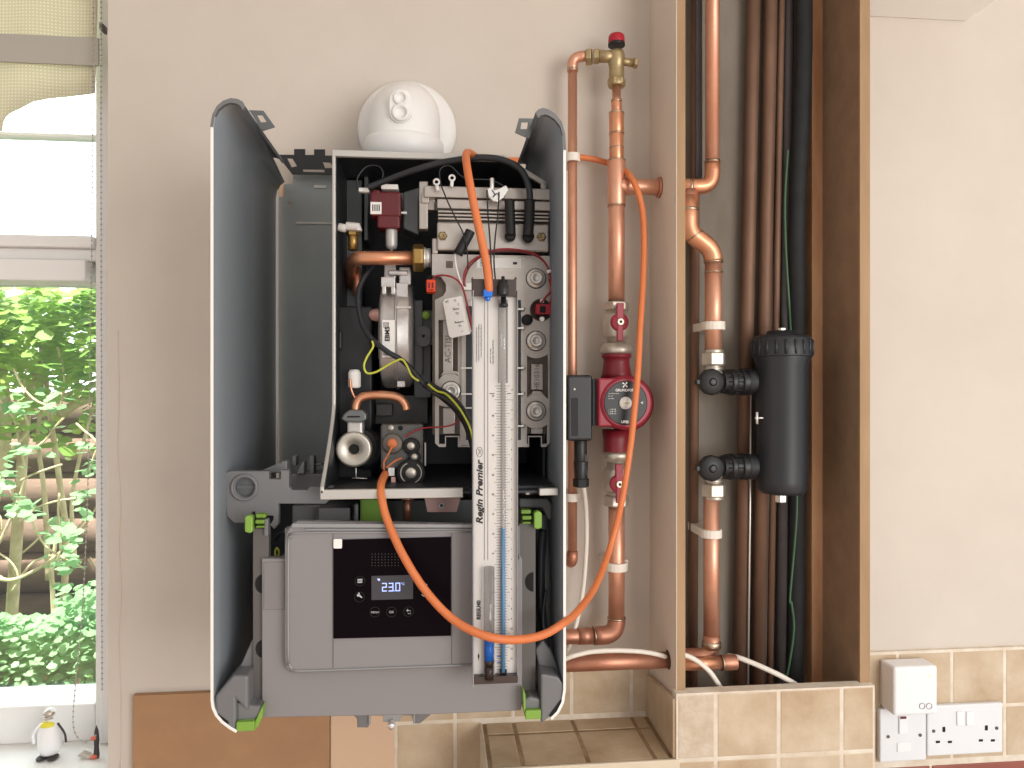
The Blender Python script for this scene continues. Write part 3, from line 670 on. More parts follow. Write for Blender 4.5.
def fvalve(py, up, label):
    c = at(710, py, SY); t = thing('filter_valve', c, label, 'valve')
    d = 1 if up else -1
    build('tee_body', MB().cyl((c.x,SY,c.z),(c.x+.03,SY,c.z), .012).cyl((u2,SY,c.z),(u2,SY,c.z+d*.026), .0125).cyl((u2,SY,c.z+d*.020),(u2,SY,c.z+d*.023),.0145).cyl((u2,SY,c.z+d*.013),(u2,SY,c.z+d*.016),.0145), M['nickel'], t, .0006)
    build('nut', MB().hexn((u2,SY,c.z+d*.026),(u2,SY,c.z+d*.047), .0195), M['nickel'], t, .001)
    build('olive_nut', MB().cyl((u2,SY,c.z+d*.046),(u2,SY,c.z+d*.051), .0155), M['nickel'], t, .0006)
    k = build('knob', MB().lathe((c.x-.004,SY-.008,c.z), (0,-1,0), [(.018,0),(.0208,.003),(.0208,.012),(.017,.015),(.006,.0155),(.0055,.018),(.001,.018)], 12).box(c.x-.029,c.x-.016,SY-.020,SY-.010,c.z-.004,c.z+.004), M['black_plastic'], t, .0012)
    build('union', MB().lathe((c.x+.018,SY,c.z), (1,0,0), [(.014,0),(.0185,.001),(.0185,.012),(.021,.013),(.021,.020),(.0185,.021),(.0185,.03),(.0215,.031),(.0215,.041),(.018,.043),(.018,.066)], 26), M['black_plastic'], t, .0006)
    rb = MB()
    for i in range(16):
        a = 2*math.pi*i/16; e = Vector((c.x+.024, SY+.0188*math.cos(a), c.z+.0188*math.sin(a))); rb.tube([e, e+Vector((.030,0,0))], .0012, 5)
    build('grip_ribs', rb, M['black_matte'], t)
fvalve(382, True, 'upper black-knobbed filter valve joined to the copper pipe from above')
fvalve(467, False, 'lower black-knobbed filter valve joined to the copper pipe below')
fc = at(782, 420, -.088); FYc = -.088; s = S(782, FYc)
ft = thing('magnetic_filter', (fc.x, FYc, fc.z), 'black cylindrical magnetic filter canister with ribbed screw cap in the shaft', 'filter')
zq = lambda py: Z(782, py, FYc)
R0 = 23.2*s
build('canister', MB().lathe((fc.x,FYc,zq(494)), (0,0,1), [(R0*.55,0),(R0*.85,.002),(R0*.97,.008),(R0,zq(480)-zq(494)),(R0*1.04,zq(364)-zq(494)),(R0*1.14,zq(358)-zq(494)),(R0*1.14,zq(354)-zq(494))], 44), M['charcoal'], ft)
capb = MB().lathe((fc.x,FYc,zq(357)), (0,0,1), [(R0*1.20,0),(R0*1.22,.002),(R0*1.18,zq(340)-zq(357)),(R0*1.05,zq(336)-zq(357)),(R0*.62,zq(334)-zq(357)),(R0*.58,zq(331)-zq(357)),(.001,zq(331)-zq(357))], 44)
cp_ = build('cap', capb, M['charcoal'], ft)
rb = MB()
for i in range(20):
    a = 2*math.pi*i/20; e = Vector((fc.x+R0*1.19*math.cos(a), FYc+R0*1.19*math.sin(a), zq(355))); rb.tube([e, e+Vector((0,0,(zq(341)-zq(355))))], .0026, 6)
build('cap_ribs', rb, M['charcoal'], cp_)
build('vent_screw', MB().hexn((fc.x,FYc,zq(332)),(fc.x,FYc,zq(328)), .006), M['steel'], ft)
build('drain_plug', MB().hexn((fc.x-.002,FYc,zq(494)),(fc.x-.002,FYc,zq(502)), .009), M['steel'], ft)
for py in (382, 467):
    build('port', MB().cyl((fc.x,FYc+.012,zq(py)),(sx(745),SY,szz(py)), .0205, 26), M['charcoal'], ft, .001)
build('bracket_pin', MB().tube([at(757,412,-.1),at(757,424,-.1)], .0022, 8).tube([at(755,418,-.1),at(768,418,-.1)], .0015, 8), M['steel'], ft)
# lower pipe and tee at the foot of the shaft
lx_ = sx(711.5)
t = thing('copper_pipe', (lx_, SY, szz(570)), 'copper pipe standing below the lower filter valve', 'pipe')
build('pipe', MB().tube([(lx_,SY,szz(494)),(lx_,SY,szz(640))], .0125, 22), M['copper'], t)
build('foot_elbow', MB().tube([(lx_,SY,szz(635))]+bend((lx_,SY,szz(644)),(lx_,SY,szz(656)),(lx_-.018,SY,szz(656)),6)+[(IX0+.001,SY,szz(656))], .0132, 20), M['copper_old'], t)
build('joint_ring', MB().lathe((lx_,SY,szz(648)), (0,0,1), [(.0138,0),(.0150,.002),(.0150,.009),(.0138,.012)]), M['solder'], t)
hz2 = Z(712, 663, -.1)
t = thing('copper_pipe', (sx(712), -.1, hz2), 'short horizontal copper stub with a silver joint ring at the foot of the shaft', 'pipe')
build('pipe', MB().tube([(IX0+.001,-.1,hz2),(X(722,-.1),-.1,hz2)], .0100, 20), M['copper_bright'], t)
build('coupling', MB().tube([(X(721,-.1),-.1,hz2),(X(736,-.1),-.1,hz2)], .0118, 20), M['copper_old'], t, .001)
build('solder_ring', MB().cyl((X(721,-.1),-.1,hz2),(X(723,-.1),-.1,hz2), .0122), M['solder'], t)
# old vertical pipes at the back
def vpipe(pa, pb, r, m, label, Y=-.022, name='old_copper_pipe', cat='pipe', y1=686):
    a = at(pa, -120, Y); a.z = 2.74; b_ = at(pb, y1, Y); k = at(pa, 0, Y); sl = (k.x-b_.x)/(k.z-b_.z); a.x = k.x+sl*(a.z-k.z)
    b_.z = LZ+.001
    return tag(build(name, MB().tube([a, b_], r, 18), M[m]), label, cat)
vpipe(753.5, 739, .0110, 'copper_dull', 'dull brown old copper pipe at the back, leftmost of the three')
vpipe(770.5, 757, .0110, 'copper_dull', 'dull brown old copper pipe at the back, middle of the three')
vpipe(781.5, 769, .0055, 'copper_dull', 'thin old copper pipe at the back beside the slate pipe')
vpipe(789, 780, .0085, 'slate_pipe', 'matt slate-grey pipe at the back between copper pipe and black hose', -.018, 'grey_pipe')
vpipe(696, 693, .0075, 'copper_dull', 'dull pipe in the left back corner of the shaft', -.016)
tag(build('grey_conduit', MB().box(X(696.5,-.05),X(702.5,-.05),-.05,-.04,Z(699,178,-.05),2.74), M['slate_pipe'], None, .001), 'narrow flat grey conduit hanging beside the bright copper pipe', 'conduit')
q = pp([(804,-60,-.045),(804,0,-.045),(803.5,60,-.045),(801,130,-.045),(798.5,180,-.045),(797,240,-.042),(797.5,300,-.036),(797,360,-.026),(797,480,-.026),(797,560,-.026),(796,620,-.026),(795,684,-.026)])
q[0].z = 2.74
tag(build('insulated_hose', MB().tube(q, .0135, 18, 8), M['hose_black']), 'thick black corrugated hose running behind the filter canister', 'hose')
tag(build('green_wire', MB().tube(pp([(788,150,-.055),(785,200,-.055),(786,250,-.058),(789,300,-.06),(791,336,-.04),(796,420,-.036),(797,500,-.05),(795,540,-.05),(790,598,-.05),(791.5,603,-.05),(794,628,-.05),(790,660,-.05),(786,680,-.05)]), .0018, 8, 8), M['green_wire']), 'thin green earth wire trailing down beside the black filter', 'wire')
tag(build('steel_rod', MB().tube(pp([(751,388,-.035),(750,520,-.035),(748,684,-.035)]), .0016, 8), M['steel']), 'thin bright rod hanging behind the filter in front of old pipes', 'rod')
tag(build('shaft_cable', MB().tube([Vector((IX0-.004, -.118, Z(684,654,-.12)))]+pp([(690,657,-.12),(700,663,-.12),(710,672,-.12),(717,682,-.12),(722,690,-.11)]), .0038, 10, 8), M['white_cable']), 'short white cable curving down at the left foot of the shaft', 'cable')
tag(build('shaft_cable', MB().tube(pp([(728,656,-.085),(738,657.5,-.1),(755,664,-.11),(775,673,-.12),(790,681,-.12),(801,688,-.11)]), .0040, 10, 8), M['white_cable']), 'longer white cable sloping down to the right across the foot of the shaft', 'cable')
# ================================================================== SOCKETS
def screw(mb, px, py, Y, r): c = at(px, py, Y); mb.cyl((c.x,Y,c.z),(c.x,Y-.0012,c.z), r, 14)
SKY = -.018
t = thing('fused_spur', at(903, 735, -.008), 'white fused spur switch plate under the square white receiver', 'switch')
build('plate', MB().box(X(880,SKY), X(926.5,SKY), SKY, -.008, Z(903,761.5,SKY), Z(903,708,SKY)), M['socket_white'], t, .0025, 3)
build('rocker', MB().pbox(899.5,717,907.5,734,SKY-.003,.004), M['white_plastic'], t, .001)
build('indicator', MB().pbox(900.5,717,906.5,719,SKY-.0035,.002), M['maroon'], t)
build('fuse_carrier', MB().pbox(897.5,743,911,752,SKY-.0015,.003), M['white_plastic'], t, .0006)
mb = MB(); screw(mb, 888, 736.5, SKY, .0028); screw(mb, 920, 735, SKY, .0028)
build('screw', mb, M['dark_steel'], t)
t = thing('double_socket', at(965, 730, -.008), 'white double wall socket with two switches on the right tiles', 'socket')
build('plate', MB().box(X(927.5,SKY), X(1003,SKY), SKY, -.008, Z(965,754.5,SKY), Z(965,704.5,SKY)), M['socket_white'], t, .0025, 3)
for px in (961, 970.5): build('rocker', MB().pbox(px-3.6,712,px+3.6,726,SKY-.003,.004), M['white_plastic'], t, .001)
for (a, b_, c_, y0, y1) in ((944, 938, 950, 729.5, 742), (986.5, 981, 993, 728, 740.5)):
    build('earth_hole', MB().pbox(a-1.4,y0-2.5,a+1.4,y0+2.5,SKY-.0005,.001), M['hole_black'], t)
    build('pin_hole', MB().pbox(b_-2,y1-1.1,b_+2,y1+1.1,SKY-.0005,.001), M['hole_black'], t)
    build('pin_hole', MB().pbox(c_-2,y1-1.1,c_+2,y1+1.1,SKY-.0005,.001), M['hole_black'], t)
mb = MB(); screw(mb, 933.5, 731, SKY, .0028); screw(mb, 996.5, 728, SKY, .0028)
build('screw', mb, M['dark_steel'], t)
RY = -.05
t = thing('wireless_receiver', at(915, 690, -.008), 'square white wireless receiver with lit yellow lamp on the wall', 'receiver')
build('case', MB().box(X(894,RY), X(938,RY), RY, -.012, Z(915,715.5,RY), Z(915,666.5,RY)), M['white_plastic'], t, .005, 4)
build('back_plate', MB().box(X(895,RY), X(937,RY), -.0118, -.008, Z(915,714,RY), Z(915,668,RY)), M['white_plastic'], t, .001)
build('lamp', MB().sphere(at(929.6,675.8,RY), .0021, 12, (1,.5,1)), M['led'], t)
for px in (922, 929): build('button', MB().lathe(at(px,706,RY+.0003), (0,-1,0), [(.0052,0),(.0052,.0006),(.0046,.0006),(.0046,.0002),(.0001,.0002)], 20), M['ink_grey'] if 0 else M['socket_white'], t)
rg = MB()
for px in (922, 929):
    c = at(px, 706, RY); rg.lathe((c.x,RY-.0002,c.z), (0,-1,0), [(.0046,0),(.0052,0),(.0052,.0007),(.0046,.0007),(.0046,0)], 22)
build('button_ring', rg, M['ink_grey'], t)
build('logo_strip', MB().pbox(911.5,692.6,917.5,694,RY-.0003,.0006), M['paper'], t)
# ================================================================== FLUE ELBOW
FLY = -.115
fx_ = X(404, FLY); fzb = Z(404, 153, FLY)
t = thing('flue_elbow', (fx_, FLY, fzb), 'white flue elbow bending into the wall above the boiler', 'flue')
cz = Z(407, 128, -.012); cx2 = X(407, -.012)
build('wall_flange', MB().lathe((cx2, -.001, cz), (0,-1,0), [(.079,0),(.079,.004),(.074,.010),(.060,.014),(.055,.014)], 56), M['flue_white'], t)
R = .052
zt_ = Z(404, 92, FLY)
path = [(fx_,FLY,fzb-.02),(fx_,FLY,fzb+.012)] + bend((fx_,FLY,fzb+.014),(fx_,FLY,zt_-.012),(fx_+.001,-.014,zt_-.022), 14) + [(fx_+.001,-.002,zt_-.022)]
build('elbow', MB().tube(path, R, 44), M['flue_white'], t)
build('collar', MB().lathe((fx_,FLY,fzb-.02), (0,0,1), [(.0575,0),(.0575,.030),(.056,.035),(.051,.037)], 48), M['flue_white'], t)
iy = FLY-.055
plate('inspection_plate', rrect(389.8,89.5,411.8,122.5,10.8,6), [], iy, .020, M['flue_white'], t)
mb = MB()
for (a,b,r) in ((400.5,98.5,7.2),(400.5,113,8.8)):
    c = at(a,b,iy); s = S(a,iy); mb.lathe((c.x,iy+.004,c.z), (0,-1,0), [(r*s,0),(r*s,.006),(r*s*.9,.0085),(r*s*.72,.0085),(r*s*.66,.0045),(.0001,.0055)], 28)
build('inspection_cap', mb, M['flue_white'], t)
# ================================================================== BOILER
SFY, SBY = -.352, -.030
boiler = thing('boiler', (-.0515, 0, Z(388, 716, -.33)), 'open wall-hung gas boiler with its front cover off and black display panel', 'boiler')
def side(pts_px, sgn, name):
    q = [Vector((X(a,SFY), 0, Z(a,b,SFY))) for a,b in pts_px]; n = len(q); th = .0032
    nr = []
    for i in range(n):
        d = (q[min(n-1,i+1)]-q[max(0,i-1)]).normalized(); nr.append(Vector((d.z,0,-d.x))*sgn)
    inn = [q[i]+nr[i]*th for i in range(n)]
    bk = [-.145 if i < 4 else SBY for i in range(n)]
    v = [Vector((p.x,SFY,p.z)) for p in q]+[Vector((p.x,SFY,p.z)) for p in inn]+[Vector((p.x,b_,p.z)) for p,b_ in zip(q,bk)]+[Vector((p.x,b_,p.z)) for p,b_ in zip(inn,bk)]
    mb = MB(); mb.v = v
    for i in range(n-1):
        for f, m in (([i,i+1,n+i+1,n+i],0),([i,2*n+i,2*n+i+1,i+1],0),([n+i,n+i+1,3*n+i+1,3*n+i],1),([2*n+i,3*n+i,3*n+i+1,2*n+i+1],1)):
            mb.f.append(f); mb.m.append(m); mb.sm.append(m == 1 or f[0] == i and f[1] == 2*n+i)
    for i, m in ((0,1),(n-1,1)): mb.f.append([i,n+i,3*n+i,2*n+i]); mb.m.append(m); mb.sm.append(False)
    o = build(name, mb, [M['shell_white'], M['shell_grey']], boiler)
    return o, q, inn
Lpts = [(246,107),(243,102),(238,99.3),(231,98.5),(223.5,101),(217,106.5),(212.5,115),(210.5,127),(210.5,300),(210.5,500),(210.5,700),(211.5,708),(215,716),(221,723),(229,729),(236,733)]
Rpts = [(535.5,112.5),(538.5,109.5),(543,108.3),(548,109.5),(555,114),(561.5,122),(565,134),(566,150),(566,300),(566,500),(566,676),(566,690),(564,703),(559,713),(552,720)]
sl_, ql, il = side(Lpts, -1, 'side_panel'); sr_, qr, ir = side(Rpts, 1, 'side_panel')
# rolled front lips at the top corners
for q, par, a in ((ql, sl_, 8), (qr, sr_, 8)):
    mb = MB(); seq = q[:a]; cen = Vector((sum(p.x for p in seq)/len(seq), 0, min(p.z for p in seq)))
    inn = [p+(cen-p)*.16 for p in seq]; v = [(p.x,SFY-.0015,p.z) for p in seq]+[(p.x,SFY-.0015,p.z) for p in inn]+[(p.x,SFY+.004,p.z) for p in seq]+[(p.x,SFY+.004,p.z) for p in inn]; n = a
    fs = []
    for i in range(n-1): fs += [[i,i+1,n+i+1,n+i],[2*n+i,3*n+i,3*n+i+1,2*n+i+1],[i,2*n+i,2*n+i+1,i+1],[n+i,n+i+1,3*n+i+1,3*n+i]]
    fs += [[0,n,3*n,2*n],[n-1,2*n-1,4*n-1,3*n-1]]
    build('corner_lip', mb.add(v, fs), M['bracket_grey'], par)
plate('hanging_tab', [(246.5,110),(263.5,110.6),(275,126.8),(262,131)], [[(257,115),(262,115),(266.5,122),(261,122.3)]], -.30, .0016, M['sheet_grey'], boiler)
plate('hanging_tab', [(519,118.2),(536,118.5),(529,138.5),(515,132.5)], [[(521.5,122),(528,122),(527,129),(520.5,129)]], -.30, .0016, M['sheet_grey'], boiler)
build('hook', MB().pprism([(527,153),(533,152),(533.5,156),(526,160)], -.16, .003).pprism([(265,147),(270,151),(277,153),(276,155),(269,153),(264,149)], -.16, .003), M['steel'], boiler)
build('rear_flange', MB().box(X(274.4,-.030), X(278.2,-.030), -.033, -.030, Z(277,470,-.03), Z(277,182,-.03)), M['shell_white'], boiler)
build('rear_flange', MB().pbox(279,184,284,197,-.012,.004), M['tan_board'], boiler)
plate('back_panel', [(284,184),(293,184),(293,174),(526,174),(526,660),(279,660),(279,197),(284,197)], [[(288,202),(292,202),(292,207),(288,207)]], -.020, .002, M['back_sheet'], boiler)
build('panel_rib', MB().pbox(296,222,334,224,-.0225,.002).pbox(314,185,326,188,-.0225,.002), M['lip_grey'], boiler, .0005)
plate('wall_bracket', [(275,154.7),(294,154.7),(294,149),(305,149),(305,155),(314,155),(314,149.3),(325,149.3),(325,155.5),(400,156),(400,174.8),(292,174),(281.7,161)],
      [[(287,158),(292,158),(297,166.2),(291.7,167.3)],[(322.8,161.7),(330.4,162.3),(332.7,168),(325,168)],[(302.8,168.9),(324.5,169.2),(324.5,172.2),(302.8,171.8)]], -.050, .003, M['inner_black'], boiler)
# ------------------------------------------------ combustion chamber box
CF = -.232
cxl = X(334.5, CF)-.0005; cyt = Z(420, 154.5, CF); xr = min(X(545, CF), .1425)
czb = Z(440, 492, -.33)
ch = MB()
th = .003
yl = CF
# left wall with slanted lower front edge
def yz_prism(mb, x0, x1, poly, mi=0):
    n = len(poly); v = [(x0,y,z) for y,z in poly]+[(x1,y,z) for y,z in poly]
    return mb.add(v, [list(range(n)), list(range(n,2*n))[::-1]]+[[i,n+i,n+(i+1)%n,(i+1)%n] for i in range(n)], mi)
zs = Z(333, 405, CF)
prof = [(-.045,cyt),(yl,cyt),(yl,zs)]+[(yl-.098*(i/8)**1.25, zs+(czb+.008-zs)*i/8) for i in range(1,9)]+[(yl-.098,czb),(-.045,czb)]
yz_prism(ch, cxl, cxl+th, prof)
ch.box(cxl, X(503,CF), yl, -.045, cyt-th, cyt)
xk = X(503,CF); zk = Z(545,183,CF)
ch.add([(xk,yl,cyt),(xr,yl,zk),(xr,yl,zk-th*1.4),(xk,yl,cyt-th*1.2),(xk,-.045,cyt),(xr,-.045,zk),(xr,-.045,zk-th*1.4),(xk,-.045,cyt-th*1.2)],[(0,1,2,3),(7,6,5,4),(0,4,5,1),(1,5,6,2),(2,6,7,3),(3,7,4,0)])
ch.box(xr-th, xr, yl, -.045, czb, zk)
ch.box(cxl, xr, -.31, -.045, czb, czb+th)
ch.box(cxl, xr, -.048, -.045, czb, cyt-.03)
cham = build('chamber_casing', ch, M['inner_dark'], boiler)
lip = MB()
lw = .0045
yz_prism(lip, cxl-.0022, cxl+lw-.0022, [(yl-.004,cyt+.002),(yl-.004,zs)]+[(y-.004,z) for y,z in prof[3:-2]]+[(yl-.102,czb),(yl-.098,czb)]+[(y+.003,z) for y,z in prof[3:-2][::-1]]+[(yl+.003,zs),(yl+.003,cyt+.002)])
lip.box(cxl, xk, yl-.004, yl+.003, cyt-.0065, cyt+.002)
lip.add([(xk,yl-.004,cyt+.002),(xr+.001,yl-.004,zk+.001),(xr+.001,yl-.004,zk-.006),(xk,yl-.004,cyt-.006),(xk,yl+.003,cyt+.002),(xr+.001,yl+.003,zk+.001),(xr+.001,yl+.003,zk-.006),(xk,yl+.003,cyt-.006)],[(0,1,2,3),(7,6,5,4),(0,4,5,1),(1,5,6,2),(2,6,7,3),(3,7,4,0)])
lip.box(xr-.006, xr+.001, yl-.004, yl+.003, Z(545,222,CF), zk)
build('floor_lip', MB().box(cxl-.002, X(463,-.33), -.334, -.326, Z(440,497.5,-.33), Z(440,488,-.33)), M['lip_grey'], boiler, .001)
build('floor_lip', MB().box(X(539,-.33), min(X(558,-.33), .1425), -.334, -.326, Z(550,495,-.33), Z(550,488,-.33)), M['lip_grey'], boiler, .001)
build('casing_lip', lip, M['lip_grey'], boiler, .0012)
build('casing_floor', MB().box(cxl+.001, xr-.001, -.326, -.05, czb-.003, czb-.0005), M['inner_dark'], boiler)
# right lower wing of the casing
build('insulation_panel', MB().pbox(345,180,362,312,-.12,.05).pbox(364,176,368,240,-.13,.06), M['sheet_grey'], cham, .001)
build('foam_lining', MB().pbox(337.5,306,372,500,-.20,.14).pprism([(337.5,330),(342,330),(342,350),(337.5,350)],-.205,.01), M['inner_black'], cham, .003)
build('rear_tray', MB().pbox(372,395,428,424,-.14,.08).pbox(376,404,392,416,-.16,.02), M['dark_steel'], cham, .001)
# ------------------------------------------------ heat exchanger
HYF = -.245
hx = plate('heat_exchanger', [(432,254),(550,256),(550,404),(550,442),(546,447),(541,447),(541,437),(529,437),(529,447),(517,447),(462,447),(458,447),(458,437),(446,437),(446,447),(439,447),(435,443),(435,300),(443,296),(446,291),(446,284),(441,277),(432,275)],
   [[(438.5,320),(458,320),(458,376),(453,373),(448,373),(443,375),(438.5,380)], [(439,405),(446,407),(455,407),(460,405),(460,444),(459.5,436),(445,436),(445,444),(439,444)],
    [(527,355.5),(531,357.5),(536,358.3),(541,357.5),(548,354.5),(548,399),(543,394.5),(536,392.6),(530,394.5),(527,397.5)], [(527,426),(531,428),(536,428.5),(541,428),(547,425),(547,444),(542,444),(542,436),(528,436),(528,444),(527,444)]],
   HYF, .010, M['alu'], boiler)
build('casting', MB().pbox(432.5,256,549.5,434,HYF+.010,.10), M['alu_dark'], hx)
for b_ in ((443,320,453,377),(531,364,543,390),(443,408,455,434),(531,428,543,434)): build('cast_web', MB().pbox(*b_,HYF+.004,.008), M['alu'], hx, .0008)
for b_ in ([(440,376),(444,371),(457,371),(460,377),(456,374),(445,374)],[(528,398),(533,391),(541,391),(547,398),(542,395),(532,395)]): build('cast_shoulder', MB().pprism(b_,HYF-.001,.004), M['alu'], hx, .0008)
ct = MB(); text_mb('AC-TISI', 448, 349, HYF+.004, 6, rot=math.pi/2, mb=ct); text_mb('HE10316', 537, 377, HYF+.004, 5, rot=math.pi/2, mb=ct)
build('cast_letters', ct, M['cast_ink'], hx)
build('side_rail', MB().pbox(461,300,472,446,HYF-.004,.02), M['alu'], hx, .001)
build('slot', MB().pbox(466,306,473,440,HYF-.0048,.006).pbox(516,300,521,440,HYF-.003,.006), M['inner_dark'], hx)
for y in (368,394,408): build('spring_clip', MB().pbox(461,y-.7,474,y+.7,HYF-.010,.006), M['steel'], hx)
for y in (309,328,368,394,426): build('spring_clip', MB().pbox(515,y-.7,523,y+.7,HYF-.008,.004).sphere(at(523,y,HYF-.004), .0032, 8), M['steel'], hx)
for (a,b) in ((536,278.5),(536,341),(536,411),(451,391)):
    c = at(a,b,HYF); s = S(a,HYF)
    bo = build('bolt', MB().lathe((c.x,HYF+.001,c.z), (0,-1,0), [(9.4*s,0),(9.4*s,.003),(8.4*s,.004),(6.4*s,.004),(6.2*s,.008),(5.4*s,.0095),(3.6*s,.0095),(3.2*s,.005),(.0001,.005)], 30), M['steel'], hx)
    build('washer_shadow_gap', MB().lathe((c.x,HYF+.0006,c.z), (0,-1,0), [(10.2*s,0),(10.2*s,.0012),(9.3*s,.0013)], 30), M['inner_dark'], bo).name = 'washer_shade_ring'  # dark ring painted in as the shadow gap round each washer
# upper manifold of the heat exchanger
up = MB().pbox(437,223,549,251,HYF-.006,.05).pbox(432,238,438,254,HYF,.03)
mf = build('upper_manifold', up, M['alu'], hx, .002)
mb = MB()
for i,y in enumerate((211.5,215,218.5)): mb.pbox(438,y,549,y+2,HYF-.004,.03)
build('cooling_fins', mb, M['alu'], hx, .0006)
build('fin_backing', MB().pbox(438,209,549,224,HYF+.006,.04), M['dark_steel'], hx)
build('cross_bar', MB().pbox(424,187,551,198.5,HYF+.002,.02).pbox(437,200,551,209.5,HYF-.002,.02), M['alu'], hx, .0015)
for (a,b) in ((442.5,236),(541.5,237)):
    c = at(a,b,HYF-.006); s = S(a,HYF); build('manifold_screw', MB().lathe((c.x,c.y+.001,c.z), (0,-1,0), [(5*s,0),(5*s,.001),(3.4*s,.0012),(3.4*s,.005),(2*s,.005),(1.8*s,.002),(.0001,.002)], 6), M['brass'], hx)
c = at(541, 310, HYF); s = S(541, HYF)
build('sensor_recess', MB().lathe((c.x,HYF+.0006,c.z), (0,-1,0), [(11.3*s,0),(11.3*s,.0014),(10.3*s,.0014),(10.2*s,.0008),(.0001,.0008)], 30), M['alu_dark'], hx)
build('red_sensor', MB().pbox(536,304,551,314,HYF-.012,.011), M['red_plastic'], hx, .001)
build('sensor_core', MB().pbox(540,306,545.5,312.5,HYF-.0135,.006), M['hole_black'], hx, .0008)
build('sensor_screw', MB().cyl(at(542,319,HYF-.001), at(542,319,HYF-.004), .0032, 12).cyl(at(542,301,HYF-.001), at(542,301,HYF-.004), .0028, 12), M['steel'], hx)
build('rubber_bung', MB().lathe(at(527,320,HYF), (0,-1,0), [(.0072,0),(.0072,.005),(.0055,.007),(.0001,.0072)]), M['rubber'], hx)
build('rating_label', MB().pbox(477,258,521,268,HYF-.0006,.0006), M['paper'], hx)
lt = MB(); 
for i in range(6): lt.pbox(480, 259.5+i*1.3, 480+random.choice((5,8,6)), 260.0+i*1.3, HYF-.0009, .0002)
lt.pbox(513,262,517,264.5,HYF-.0009,.0002)
build('label_print', lt, M['ink'], hx)
build('square_label', MB().pbox(446,261,453,268,HYF-.0006,.0006), M['cast_ink'], hx)
# instruction tag hanging on the exchanger
TGY = -.262
tgq = [(443,302),(445,299),(461,296),(463.5,298),(471.5,331),(470,334),(452,338),(449,336)]
tg = plate('paper_tag', tgq, [], TGY, .0007, M['paper'], hx)
lt = MB(); rr = math.radians(11)
for i,(a,b) in enumerate(((447,301.5),(455,300.5),(456,309),(457,313.5),(458,304),(459,322),(460,326),(462,331))):
    text_mb(['oC','U','Flow','T2','-|','Return','T1','v'][i], a, b, TGY-.0002, 2.2, rot=rr, mb=lt)
build('tag_print', lt, M['ink'], tg)
# ------------------------------------------------ things in the chamber
def wire(name, pts, r, m, Y=-.25, k=8, n=8): return build(name, MB().tube(pp(pts, Y), r, n, k), M[m], boiler)
wb_ = MB()
ig = build('ignition_unit', MB().pbox(370,191,401,216,-.215,.04).pbox(377,214,400,228,-.213,.035).pbox(372,189,380,194,-.216,.02), M['maroon'], boiler, .003)
build('unit_label', MB().pbox(370.5,202,381.5,214,-.2157,.0006), M['paper'], ig)
lt = MB()
for i in range(4): lt.pbox(372.3+i*2.1, 204.5, 373.4+i*2.1, 211, -.2161, .0003)
build('label_print', lt, M['ink'], ig)
build('top_clip', MB().pbox(381,184,398,189,-.214,.02).pbox(358.5,187.5,369,191.5,-.215,.01), M['paper'], ig, .001)
build('lead', MB().box(X(401,-.2), X(407,-.2), -.205,-.2, Z(404,214.5,-.2), Z(404,212.5,-.2)), M['steel'], ig)
build('connector_sleeve', MB().lathe(at(391.5,228,-.2), (0,0,-1), [(.0072,0),(.0078,.003),(.0078,.024),(.0062,.028),(.002,.029),(.002,.034)], 18), M['lip_grey'], boiler)
build('flue_adaptor', MB().pprism([(403,192),(419,187),(419,235),(403,228)],-.19,.05), M['sheet_grey'], boiler, .002)
build('clamp_bracket', MB().pbox(419,181,428,229,-.235,.02).pbox(427,194,435,210,-.23,.02).pbox(421,193,429,203,-.238,.01), M['alu'], boiler, .0015)
mb = MB()
for (a,b) in ((436.5,182),(452,178)):
    c = at(a,b,-.25); mb.tube([at(a,b+3,-.25), at(a+(1.5 if a<440 else -.5),b+9,-.25)], .0024, 8); mb.lathe((c.x,c.y+.001,c.z), (0,-1,0), [(.0024,0),(.0046,.0002),(.0046,.002),(.0024,.0022),(.0024,0)], 18)
build('ring_terminal', mb, M['paper'], boiler)
# ignition lead boots
def boot(pts, r, rr=None): return build('spark_plug_boot', MB().tube(pp(pts,-.268), r, 16, 5), M['rubber'], boiler)
boot([(509.5,200),(510,214),(510.5,228),(511,235)], .0065); boot([(529.5,200),(529.5,215),(528.5,228),(528,236)], .0068)
boot([(470.5,231),(467,238),(458,254)], .0062)
build('plug_tip', MB().lathe(at(510,236.5,-.256),(0,-1,0),[(.0070,0),(.0070,.006),(.005,.008)]).lathe(at(528,237,-.256),(0,-1,0),[(.0075,0),(.0075,.006),(.005,.008)]), M['rubber'], boiler)
build('terminal_fitting', MB().tube(pp([(492,193),(492,178)],-.262), .0030, 8).pprism([(487,189),(491,187),(495,190),(500,188),(506,185),(509,189),(504,197),(497,202),(493,201),(489,197)],-.266,.006), M['steel'], boiler, .001)
text_o = build('fitting_marks', MB().tube(pp([(492,190),(495,194),(493,197),(497,193),(499,196)],-.2672), .0006, 5), M['ink'], boiler)
wire('ignition_cable', [(368,187.5,-.225),(382,182,-.228),(400,175,-.235),(425,167,-.245),(450,161,-.25),(480,157.5,-.26),(503,160,-.265),(520,169,-.268),(528,184,-.27),(530,200,-.27),(529.5,215,-.27)], .0042, 'charcoal', n=12)
wire('thin_black_wire', [(358,190),(357,180),(361,172),(368,166),(378,166),(383,172),(382,180)], .0011, 'charcoal', -.22)
wire('thin_black_wire', [(441,185),(447,200),(455,217),(463,233),(467,250),(468,270)], .0009, 'black_plastic', -.275)
wire('thin_black_wire', [(487,190),(488,215),(490,240),(491,262),(493,285)], .0010, 'black_plastic', -.285)
wire('thin_black_wire', [(499,192),(498,212),(495,240),(494,262),(496,285)], .0010, 'black_plastic', -.285)
